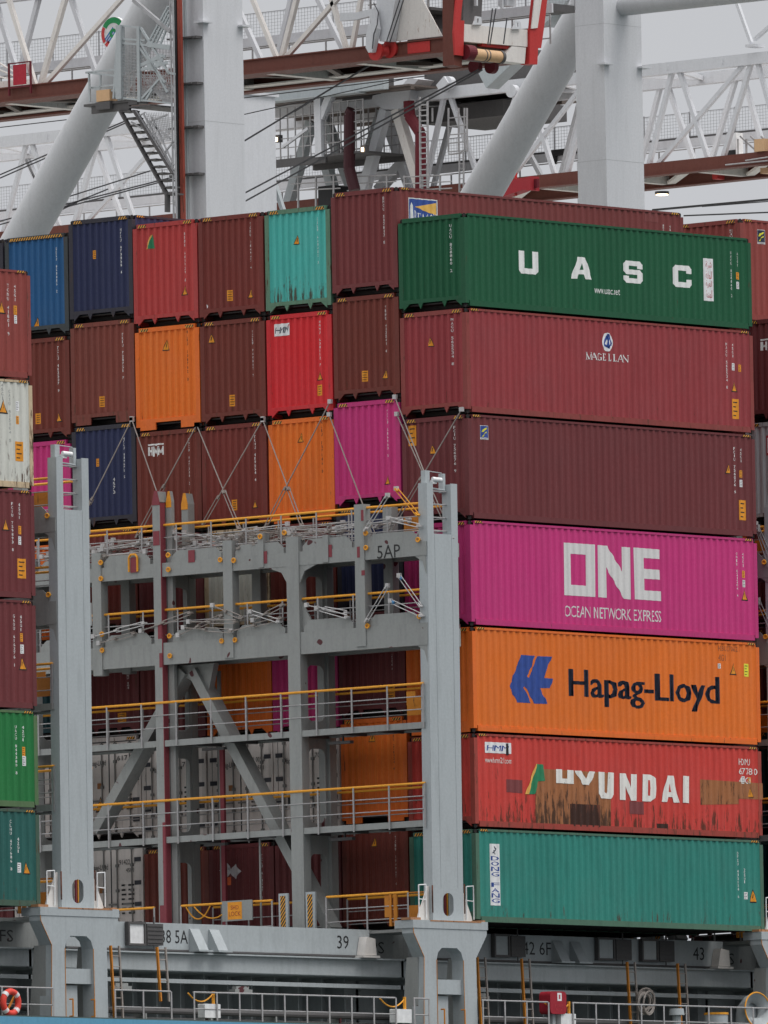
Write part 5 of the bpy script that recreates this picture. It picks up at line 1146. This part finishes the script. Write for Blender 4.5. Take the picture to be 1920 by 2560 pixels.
# machinery clutter on the girder behind the hinge arm
q = MB()
for i in range(7): q.box(GA + 1.2 + (i % 3) * .6, GA + 2.0 + (i % 3) * .6, 58.9 + i * .35, 59.15 + i * .35, 34.0 + (i * .37) % 1.8, 34.35 + (i * .37) % 1.8)
q.box(GA + 1.0, GA + 3.0, 58.6, 61.4, 35.9, 36.0); q.box(GA + 1.0, GA + 3.0, 58.6, 61.4, 34.9, 35.0); part(A, 'trolley_gear', q, CDARK)
q = MB()
for y in (58.7, 59.6, 60.5, 61.3): q.tube((GA + 1, y, 34), (GA + 1, y, 38), .04, 6)
for z in (35.3, 35.7, 36.3, 36.7, 37.2): q.tube((GA + 1, 58.6, z), (GA + 1, 61.4, z), .025, 6)
part(A, 'guard_rail', q, GALV)
# long ropes sloping down to the left
q = MB()
for a, b in ((ce(1010, 505), m_pt) for m_pt in (c2(120, 1145),)): q.tube(hit(a, x=66.5), hit(b, x=66.5), .03, 5)
q.tube(hit(ce(1035, 508), x=66.5), hit(c2(120, 1195), x=66.5), .03, 5)
q.tube(hit(ce(300, 425), x=66.2), hit(c2(120, 835), x=66.2), .032, 5); q.tube(hit(ce(280, 430), x=66.3), hit(c2(420, 660), x=66.3), .025, 5)
q.tube(hit(c2(120, 580), x=66.6), hit(c2(1200, 450), x=66.6), .018, 5); q.tube(hit(c2(120, 678), x=66.6), hit(c2(1060, 470), x=66.6), .018, 5)
for a, b in ((c1(745, 715), c1(0, 1035)), (c1(740, 730), c1(0, 1055)), (c1(890, 1012), c1(310, 1195)), (c1(1040, 1045), c1(0, 1310)), (c1(1040, 1055), c1(0, 1330)), (c1(500, 1175), c1(310, 1270)), (c1(640, 1120), c1(320, 1250))): q.tube(hit(a, x=66.5), hit(b, x=66.5), .026, 5)
q.tube(hit(c1(405, 708), x=66.6), hit(c1(0, 755), x=66.6), .018, 5)
part(A, 'trolley_rope', q, ROPE)
# stair tower and landing beside the left leg
SX = 54.2
sp = lambda u, v, x=SX: hit(cs(u, v), x=x)
st = MB(); a, b = sp(455, 1040), sp(900, 1840); a2, b2_ = sp(590, 1040), sp(960, 1640)
st.bar(a, b, .05, .2, (1, 0, 0)); st.bar(a2, b2_, .05, .24, (1, 0, 0)); st.bar(sp(900, 1840), sp(900, 2000), .08, .2, (1, 0, 0))
stair = part(A, 'stair', st, CDARK)
q = MB()
for i in range(13):
    u0, v0 = 470 + 34.5 * i, 1055 + 65 * i; a = sp(u0, v0); q.box(SX - .02, SX + .45, a.y - .4, a.y + .05, a.z - .02, a.z + .03)
part(A, 'tread', q, CDARK, stair)
q = MB()
for off in (0, 70, 150): q.bar(sp(600 + off, 1040 + off * .4), sp(960, 1640 - off * .55), .05, .05)
for i in range(6): q.bar(sp(620 + i * 60, 1100 + i * 95), sp(690 + i * 50, 1060 + i * 95), .04, .04)
for a, b in (((720, 1150), (900, 1080)), ((740, 1160), (930, 1310)), ((880, 1430), (960, 1330)), ((660, 1210), (560, 1150))): q.bar(sp(*a), sp(*b), .05, .05)
part(A, 'stair_rail', q, MESHG, stair)
q = MB(); z0 = sp(300, 975).z; y0, y1 = sp(110, 975).y, sp(530, 960).y
q.box(SX, SX + 1.0, y1, y0, z0 - .04, z0 + .04); q.box(SX + .05, SX + .15, y1, y0 - .3, z0 - .3, z0 - .04); q.box(SX, SX + .12, 61.9, y1, z0 - .15, z0 + .05); q.box(SX, SX + 2.4, 61.3, y1, z0 - .25, z0 - .2)
land = part(A, 'landing', q, CDARK)
q = MB()
q.bar(sp(455, 240), sp(460, 935), .22, .22, (1, 0, 0)); q.bar(sp(425, 470), sp(395, 930), .08, .08); q.bar(sp(412, 600), sp(430, 930), .1, .1)
q.bar(sp(630, 250), sp(640, 960), .12, .12)
for u0, v0, u1, v1 in ((450, 240, 650, 262), (450, 365, 690, 380), (440, 403, 930, 445), (130, 685, 440, 652), (150, 685, 460, 720), (165, 830, 440, 795), (180, 830, 430, 860), (480, 925, 940, 975), (160, 690, 170, 960), (268, 700, 268, 860)): q.bar(sp(u0, v0), sp(u1, v1), .06, .06)
for u0, v0, u1, v1 in ((650, 262, 920, 700), (640, 380, 900, 870), (610, 410, 880, 780), (660, 930, 830, 740), (700, 940, 760, 840), (900, 680, 970, 700)): q.bar(sp(u0, v0), sp(u1, v1), .07, .07)
part(A, 'landing_rail', q, STEEL, land)
q = MB()
for i in range(16): q.bar(sp(480 + i * 29, 420 + 2.6 * i), sp(480 + i * 29, 935 + 3 * i), .016, .016)
for i in range(18): q.bar(sp(478, 430 + i * 28), sp(935, 470 + i * 28), .016, .016)
for i in range(14): q.bar(sp(640 + i * 20, 700), sp(860 + i * 6, 960), .016, .016); q.bar(sp(900 - i * 20, 700), sp(690 - i * 3, 960), .016, .016)
for i in range(14): q.bar(sp(700 + i * 16, 1060), sp(760 + i * 13, 1330), .014, .014); q.bar(sp(700, 1080 + i * 18), sp(945, 1110 + i * 18), .014, .014)
part(A, 'mesh_guard', q, MESHG, land)
q = MB()
for i in range(3): q.path([sp(500 + i * 45, 900), sp(500 + i * 45, 720 - 20 * i), sp(535 + i * 45, 690 - 20 * i), sp(535 + i * 45, 900)], .02)
for i in range(5): q.bar(sp(480, 720 + i * 45), sp(640, 730 + i * 45), .025, .025)
part(A, 'landing_rail', q, GALV, land)
a = sp(310, 905); part(A, 'junction_box', MB().box(SX - .1, SX + .3, a.y - .3, a.y + .3, a.z - .18, a.z + .2), TAN, land); part(A, 'junction_box', MB().box(SX - .12, SX + .32, a.y - .32, a.y + .32, a.z - .45, a.z - .2), CDARK, land)
# upper stair flight behind the landing
q = MB()
for off in (0, 38, 75, 120): q.bar(sp(710 + off, 420 + off * .05), sp(905 + off * .2, 60 + off), .06, .06)
for i in range(8): q.bar(sp(720 + i * 22, 400 - i * 40), sp(810 + i * 16, 430 - i * 38), .03, .03)
q.bar(sp(720, 420), sp(930, 450), .1, .16); q.bar(sp(640, 620), sp(860, 520), .05, .12); q.bar(sp(650, 660), sp(900, 590), .05, .1)
for i in range(5): q.bar(sp(680 + 30 * i, 640 - 30 * i), sp(800 + 20 * i, 660 - 32 * i), .04, .1)
part(A, 'stair', q, STEEL)
q = MB()
a = sp(580, 0); q.bar(a, sp(930, 300), .12, .12)
a, b = sp(945, -60), sp(975, 2120); ym1, ym2 = sp(942, 1000).y, sp(968, 1000).y; q.bar((SX, ym1, QZ), (SX, ym1, 40), .05, .05, (1, 0, 0)); q.bar((SX, ym2, QZ), (SX, ym2, 40), .05, .05, (1, 0, 0))
for i in range(60): q.bar((SX, ym2, QZ + i * .95), (SX, ym1, QZ + i * .95 + .3), .04, .04)
part(A, 'stair_mast', q, MESHG)
yc = hit(cs(985, 1000), x=54.9).y; yr_ = hit(cs(1018, 1000), x=54.9).y; q = MB(); q.box(54.9, 55.0, yc - .1, yc + .1, QZ, 44); part(A, 'cable_guide', q, BLACK)
part(A, 'red_conduit', MB().box(54.9, 55.0, yr_ - .09, yr_ + .09, QZ, 44), paint('rusty_red_conduit', (140, 62, 48), rust=.8, dirt=.6))
part(A, 'grey_conduit', MB().tube((55.3, hit(cs(1078, 1000), x=55.3).y, QZ), (55.3, hit(cs(1078, 1000), x=55.3).y, 44), .055, 8).tube((55.3, 61.2, QZ), (55.3, 61.2, 44), .025, 6), STEEL)
for v_ in (370, 805, 1215, 1660): z = hit(cs(1100, v_), x=55.4).z; part(A, 'conduit_bracket', MB().box(55.05, 55.45, 60.25, 61.3, z, z + .05).box(55.15, 55.45, 60.05, 60.35, z - .02, z + .06), CDARK)
# round emblem board on the far side of the girder
EX = 69.6
p0 = hit(c1(671, 197), x=EX); R0 = .58
em = thing('emblem_board', 'round board with green, white, blue and red stripes half hidden by the pipe brace', 'emblem sign', (EX, p0.y, p0.z))
MB().tube((0, 0, 0), (.12, 0, 0), R0, 30).build('board', SIGNW, em)
def arc(r0, r1, a0, a1, n=14):
    pts = [(r1 * math.cos(math.radians(a0 + (a1 - a0) * i / n)), r1 * math.sin(math.radians(a0 + (a1 - a0) * i / n))) for i in range(n + 1)]
    return poly(pts + [(r0 * math.cos(math.radians(a1 - (a1 - a0) * i / n)), r0 * math.sin(math.radians(a1 - (a1 - a0) * i / n))) for i in range(n + 1)])
EMB = flat('emblem_blue', (60, 120, 180)); EMG = flat('emblem_green', (30, 140, 80)); EMR = flat('emblem_red', (200, 66, 66))
decal('emblem', em, 'yz', [(arc(.36, .56, 30, 150), EMG, 1), (arc(.42, .56, 152, 215), EMR, 1), (arc(.34, .55, 222, 262), EMR, 1)] + [(stroke((-.40 + .07 * i, -.20 - .06 * i), (.0 + .07 * i, .20 - .06 * i), .055), EMB, 1) for i in range(4)] + [(arc(.06, .17, 20, 330), EMG, 2)])
MB().box(.12, .3, -.1, .1, -.9, -.1).box(.12, .3, -.1, .1, p0.z * 0 - 1.4, -.8).build('bracket', CRANE, em)
# white panel that carries the emblem and a red placard on the walkway
a = hit(c1(115, 440), x=GA - .2); pl = thing('red_placard', 'dark red board in a red frame on the girder at the upper left', 'placard', (GA - .2, a.y, a.z))
MB().box(0, .03, -.3, .3, -.36, .34).build('board', paint('placard_red', (160, 34, 50), rust=0), pl); q = MB()
for y in (-.52, .5): q.box(-.02, .04, y - .03, y + .03, -.7, .42)
q.box(-.02, .04, -.52, .5, .38, .42); q.box(-.02, .04, -.52, .5, -.46, -.42); q.build('frame', CDRED, pl)
q = MB()
for i in range(4): q.tube(hit(c1(0, 375 + i * 40), x=GA + .8), hit(c1(90, 430 + i * 22), x=GA + .8), .03, 6)
q.box(GA + .5, GA + 1.2, hit(c1(80, 500), x=GA).y, hit(c1(0, 500), x=GA).y + 1, ZT, ZT + .35); part(A, 'guard_rail', q, CRANER)

# ---------------- second crane, farther along the quay
B = crane('second white crane behind, its lattice girder running across the picture', 90)
BB, BT, BCH = 33.0, 33.42, 37.05
for x0 in (90.25, 110.6):
    for y0 in (60.0, 90.0): part(B, 'leg', MB().box(x0, x0 + 2.0, y0, y0 + 1.3, QZ, 36.45 if y0 > 80 else 42), CRANE)
    part(B, 'leg_cap', MB().box(x0 - .1, x0 + 2.12, 89.9, 91.4, 36.35, 36.46), CRANE)
part(B, 'portal_beam', MB().box(92.25, 110.6, 90.2, 91.2, -8, -6.4), CRANE)
WB = 3.7
for xx in (GB, GB + WB):
    q = MB(); q.box(xx - .06, xx + .3, 68, 122, BB, BT); q.box(xx - .14, xx + .38, 68, 122, BB - .05, BB); part(B, 'bottom_chord', q, CRUST)
    part(B, 'top_chord', MB().box(xx, xx + .36, 60, 122, BCH - .42, BCH), CRANE)
part(B, 'underside_panel', MB().box(GB + .3, GB + WB, 68, 122, BT - .02, BT), CRANER)
q = MB()
for i in range(14): q.box(GB + .3, GB + WB - .06, 69 + i * 3.8, 69.3 + i * 3.8, BB + .05, BT - .04); q.bar((GB + .3, 69 + i * 3.8, BB + .1), (GB + WB, 72.8 + i * 3.8, BB + .1), .3, .1)
part(B, 'cross_beam', q, CRANER)
for y in (71.5, 77.2, 82.8, 89, 105, 111): part(B, 'top_brace', MB().bar((GB, y, BCH - .2), (GB + WB, y + 1.6, BCH - .2), .16, .16).bar((GB + WB, y + 1.6, BCH - .2), (GB, y + 3.2, BCH - .2), .16, .16), CRANE)
def bseg(p, q, x): 
    a, b = hit(p, x=x), hit(q, x=x); d = (b - a) / (b.z - a.z); return a + d * (BT - a.z), a + d * (BCH - .3 - a.z)
for p, q, w in ((c3(940, 1040), c3(1100, 390), .26), (c3(945, 1045), c3(1475, 430), .24), (c3(1325, 1000), c3(1125, 390), .26), (c3(1375, 1000), c3(1570, 340), .26), (c3(415, 1090), c3(310, 760), .26), (c3(455, 1090), c3(560, 680), .26), (c3(180, 1000), c3(530, 550), .24),
        (c3(1760, 960), c3(1590, 340), .24), (c2(1190, 1115), c2(1320, 500), .26), (c2(1510, 1060), c2(1325, 520), .26), (c1(15, 1400), c1(165, 820), .24), (c1(365, 1370), c1(180, 820), .24), (c1(440, 1330), c1(590, 790), .26), (c1(775, 1240), c1(625, 790), .26), (c1(530, 1300), c1(900, 890), .22), (c3(20, 1000), c3(190, 500), .24)):
    a, b = bseg(p, q, GB + .15); brace(B, a, b, w)
for p, q in ((c3(935, 850), c3(1030, 480)), (c3(1240, 1005), c3(1080, 550)), (c3(1340, 900), c3(1480, 430)), (c3(1640, 900), c3(1520, 480)), (c3(335, 1080), c3(250, 920)), (c3(430, 1050), c3(540, 620)), (c1(210, 1060), c1(150, 920)), (c1(690, 1200), c1(570, 880)), (c1(340, 1310), c1(190, 1000)), (c2(1240, 1110), c2(1350, 690)), (c1(480, 1200), c1(560, 830)), (c3(60, 900), c3(110, 560))):
    a, b = hit(p, x=GB + WB + .15), hit(q, x=GB + WB + .15); d = (b - a) / (b.z - a.z); brace(B, a + d * (BT - a.z), a + d * (BCH - .3 - a.z), .26)
service_walk(B, GB + WB + 1.0, 68, 121, 34.75, 33.5)
nodeyy = hit(c2(985, 600), x=GB).y
# deep box between the landside legs, node plates, V struts
q = MB(); zs = hit(cm(650, 265), x=97.6).z; yl, yr = hit(cm(290, 260), x=97.6).y + 4, hit(cm(1190, 240), x=97.6).y
q.box(97.6, 97.9, yr, yl, zs, zs + .75); q.box(97.4, 98.3, yr + 1.2, yl, zs + .75, zs + .85); q.box(97.4, 98.3, yr + 1.2, yl, zs - .05, zs); part(B, 'box_girder', q, STEEL)
part(B, 'machinery_floor', MB().box(97.9, 107.5, yr - 1.0, yl, zs + .05, zs + .12), BROWNU)
q = MB()
for i in range(6): q.box(98 + i * 1.7, 98.2 + i * 1.7, yr - 1.0, yl, zs - .06, zs + .05)
part(B, 'floor_beam', q, BROWNU)
part(B, 'box_girder', MB().box(GB + 1.7, GB + WB + 1.6, hit(c3(120, 620), x=GB + 2).y, nodeyy, 36.0, 36.6), CDARK)
part(B, 'trolley_house', MB().box(GB + .8, GB + WB, nodeyy - 6.3, nodeyy - 1.0, 36.9, 38.2), CDARK)
part(B, 'trolley_house', MB().box(GB - .2, GB + .9, nodeyy + .6, nodeyy + 2.2, 36.9, 37.9), CDARK)
nodey = hit(c2(985, 600), x=GB).y
part(B, 'node_plate', MB().prism([[(lambda h_: (h_.y, h_.z))(hit(cm(*k), x=GB - .4)) for k in ((1090, 312), (1190, 378), (1335, 370), (1405, 285), (1412, 205), (1480, 125), (1400, 112), (1320, 205), (1170, 245), (1100, 262))]], YZ, GB - .4, GB + .5), CRANE)
for p, q, w in (((960, 650), (835, 1115), .36), ((1025, 650), (1165, 1115), .34)):
    a, b = hit(c2(*p), x=GB - .2), hit(c2(*q), x=GB - .2); brace(B, a, a + (b - a) * 1.15, w, CRANE if w > .35 else CRANER, 'v_strut')
for p, q in (((940, 660), (850, 930)), ((975, 740), (1105, 1110)), ((520, 720), (380, 1220)), ((590, 680), (760, 1120)), ((600, 950), (650, 1130)), ((1080, 940), (930, 1110))):
    a, b = hit(c2(*p), x=GB + 1.5), hit(c2(*q), x=GB + 1.5); brace(B, a, a + (b - a) * 1.1, .34, STEEL if p[0] < 960 else CRANE, 'v_strut')
a, b = hit(c2(300, 1090), x=92.4), hit(c2(350, 1245), x=92.4); brace(B, a, b, .25, STEEL)
# platform with railings in front of the landside portal
PX = 98.0
pp = lambda u, v, x=PX: hit(c2(u, v), x=x)
z0 = pp(600, 915).z; ya, yb = pp(830, 915).y, pp(290, 880).y
pf = part(B, 'platform', MB().box(PX, PX + 2.4, ya, yb, z0 - .08, z0).box(PX, PX + .12, pp(600, 915).y, yb, z0 - .3, z0 - .08).box(PX + 2.2, PX + 2.4, ya, yb, z0 - .25, z0), CDARK)
for xx in (PX, PX + 2.4):
    q = MB()
    for h_ in (.4, .75, 1.1, 1.5, 1.9): q.tube((xx, ya, z0 + h_), (xx, yb, z0 + h_), .02, 6)
    for i in range(13): q.box(xx - .02, xx + .02, ya + (yb - ya) * i / 12 - .02, ya + (yb - ya) * i / 12 + .02, z0, z0 + 1.92)
    part(B, 'guard_rail', q, GALV, pf)
q = MB(); q.bar(pp(565, 510), pp(575, 930), .32, .32, (1, 0, 0)); q.bar(pp(660, 500), pp(580, 700), .28, .28, (1, 0, 0)); q.bar(pp(350, 870), pp(500, 760), .1, .1); part(B, 'hanger', q, CRANE, pf)
for u, v in ((318, 835), (830, 895)):
    a = pp(u, v, PX - .05); lm = part(B, 'flood_lamp', MB().box(PX - .12, PX + .1, a.y - .12, a.y + .12, a.z - .05, a.z + .22), CDARK, pf); part(B, 'lamp_glass', MB().box(PX - .15, PX - .12, a.y - .05, a.y + .05, a.z - .02, a.z + .12), LAMP, lm) if False else MB().box(PX - .15, PX - .125, a.y - .05, a.y + .05, a.z - .02, a.z + .12).build('lamp_glass', LAMP, lm)
q = MB(); q.path([pp(760, 650), pp(745, 680), pp(742, 1000), pp(775, 1130)], .22, 12); part(B, 'dark_red_hose', q, HOSE)
q = MB(); q.path([pp(1095, 600, GB - .6), pp(1100, 690, GB - .6), pp(1165, 790, GB - .6), pp(1165, 1130, GB - .6)], .21, 12); part(B, 'dark_red_hose', q, CDRED)
q = MB()
for u in (1160, 1205): q.bar(pp(u, 575, GB - 1.2), pp(u + 5, 1115, GB - 1.2), .06, .06)
for i in range(17): q.bar(pp(1160, 590 + i * 32, GB - 1.2), pp(1205, 587 + i * 32, GB - 1.2), .045, .045)
for u in (1235, 1330, 1390, 1425, 1440): q.bar(pp(u, 640, GB - .5), pp(u, 900 if u > 1300 else 720, GB - .5), .05, .05)
for i in range(5): q.bar(pp(1330, 700 + i * 50, GB - .5), pp(1440, 690 + i * 50, GB - .5), .04, .04)
q.path([pp(1330, 910, GB - .5), pp(1345, 915, GB - .5), pp(1400, 905, GB - .5), pp(1420, 890, GB - .5)], .03)
for u in (1395, 1420): q.bar(pp(u, 900, GB - .5), pp(u, 1140, GB - .5), .05, .05)
for i in range(8): q.bar(pp(1395, 910 + i * 30, GB - .5), pp(1420, 908 + i * 30, GB - .5), .03, .03)
part(B, 'caged_ladder', q, GALV)
q = MB()
for i in range(3):
    for j in range(3): q.tube(pp(400 + i * 330, 1050 + j * 40, GB - 1), pp(690 + i * 330, 1035 + j * 40, GB - 1), .025, 6)
for i in range(9): q.bar(pp(440 + i * 105, 1040, GB - 1), pp(440 + i * 105, 1240, GB - 1), .06, .06)
part(B, 'guard_rail', q, GALV)
part(B, 'service_box', MB().box(GB - .4, GB + .6, pp(525, 1100).y, pp(475, 1100).y + .3, pp(500, 1250, GB).z, pp(500, 1120, GB).z), BLACK)
part(B, 'stay_strut', MB().bar(hit(c2(1300, 480), x=GB - .25), hit(c2(1325, 520), x=GB - .25), .4, .5), CRANE)
q = MB()
for c_ in (c3(140, 540), c2(1325, 490)): a = hit(c_, x=GB - .3); q.tube((GB - .35, a.y, a.z), (GB - .1, a.y, a.z), .24, 16)
part(B, 'pin_plate', q, CRANE)
for p, q in ((c3(1470, 0), c3(1560, 255)), (c3(1580, 235), c3(1700, 130))): brace(B, hit(p, x=GB), hit(q, x=GB), .2)
part(B, 'pin_plate', MB().box(GB - .2, GB + .4, hit(c3(1600, 272), x=GB).y, hit(c3(1545, 272), x=GB).y, hit(c3(1570, 272), x=GB).z - .05, hit(c3(1570, 272), x=GB).z + .05), CRANE)
# grey slanting struts seen between the girder head and the right leg, spreader, lamp, cables
for p, q, w in (((1490, 130), (1700, -90), .9), ((1640, 60), (1620, 250), .3), ((1080, 590), (1300, 380), .7)):
    brace(B, hit(ce(*p), x=97.5), hit(ce(*q), x=97.5), w, STEEL, 'stay_strut')
q = MB(); a = hit(r5(438, 948), x=GB + 2); q.tube((GB + 2, a.y, a.z), (GB + 2, a.y, a.z + .1), .26, 16); lo_ = part(B, 'lamp_housing', q, CDARK); MB().tube((GB + 2, a.y, a.z - .03), (GB + 2, a.y, a.z - .005), .22, 16).build('lamp_glass', LAMP, lo_)
q = MB(); a = hit(r5(1260, 480), x=GB + .6); q.box(GB + .5, GB + .9, a.y - .22, a.y + .22, a.z - .5, a.z + .75); part(B, 'control_cabinet', q, SIGNW); part(B, 'control_cabinet', MB().box(GB + .46, GB + .49, a.y - .2, a.y + .2, a.z - .5, a.z + .12), BLACK)
MB().box(GB + .4, GB + .5, a.y + .26, a.y + .36, a.z - .35, a.z - .2).build('lamp_glass', LAMP, lo_)
q = MB()
for i in range(3): q.bar(hit(r5(1340 + i * 120, 280), x=GB + .6), hit(r5(1560 + i * 100, 480), x=GB + .6), .06, .06)
for i in range(4): q.bar(hit(r5(1310 + i * 100, 310), x=GB + .6), hit(r5(1310 + i * 100, 600), x=GB + .6), .06, .06)
q.tube(hit(r5(1170, 610), x=GB - .2), hit(r5(1660, 560), x=GB - .2), .03, 6); q.tube(hit(r5(1400, 560), x=GB - .2), hit(r5(1660, 520), x=GB - .2), .03, 6); part(B, 'guard_rail', q, GALV)
part(B, 'service_box', MB().box(GB - .2, GB + .5, hit(r5(1660, 580), x=GB).y, hit(r5(1545, 580), x=GB).y, BT, BT + .45).box(GB + .5, GB + 1.0, hit(r5(1640, 830), x=GB).y, hit(r5(1470, 830), x=GB).y, BB - .3, BB - .1), TAN)
part(B, 'red_bracket', MB().box(GB + 3.0, GB + 3.4, hit(r5(1080, 910), x=GB + 3).y, hit(r5(1020, 910), x=GB + 3).y, BB, BT - .03), CRED)
q = MB(); a, b = hit(c3(90, 1155), x=97.0), hit(c3(272, 1080), x=97.0)
q.prism([[(a.y, a.z - .1), (a.y - .25, a.z + .5), (b.y + .3, b.z + .18), (b.y, b.z + .22), (b.y, b.z - .3), (b.y + .1, b.z - .3), (b.y + .4, b.z - .25), (a.y - .9, a.z + .05)]], YZ, 96.8, 97.3); sprd = thing('spreader_arm', 'bright red arm just above the long brown container beside the pipe brace', 'spreader', (0, 0, 0)); q.build('arm', paint('dull_red', (150, 40, 48), rust=.3), sprd)
MB().tube(hit(c3(165, 1160), x=97), hit(c3(165, 1010), x=97), .05, 6).build('hanger', CRED, sprd); MB().bar((97.05, b.y - .04, b.z + .12), (97.05, b.y - .04, b.z - .2), .25, .1, (1, 0, 0)).build('end_plate', CDRED, sprd)
q = MB(); a = hit(c3(420, 905), x=GB + WB + .8); q.box(a.x - .1, a.x + .3, a.y - .4, a.y + .3, a.z - .1, a.z + .12); q.tube((a.x, a.y + .25, a.z - .4), (a.x, a.y + .2, a.z + .1), .12, 8); q.tube((a.x, a.y - .2, a.z), (a.x, a.y - 2.8, a.z - .1), .08, 6); part(B, 'hydraulic_unit', q, BLACK)
q = MB()
for p, q_2, r_ in ((r5(330, 1130), r5(1700, 1005), .045), (r5(900, 1090), r5(1700, 1028), .02), (r5(690, 1195), r5(1700, 1155), .03)): q.tube(hit(p, x=101), hit(q_2, x=101), r_, 6)
part(B, 'trolley_rope', q, ROPE)
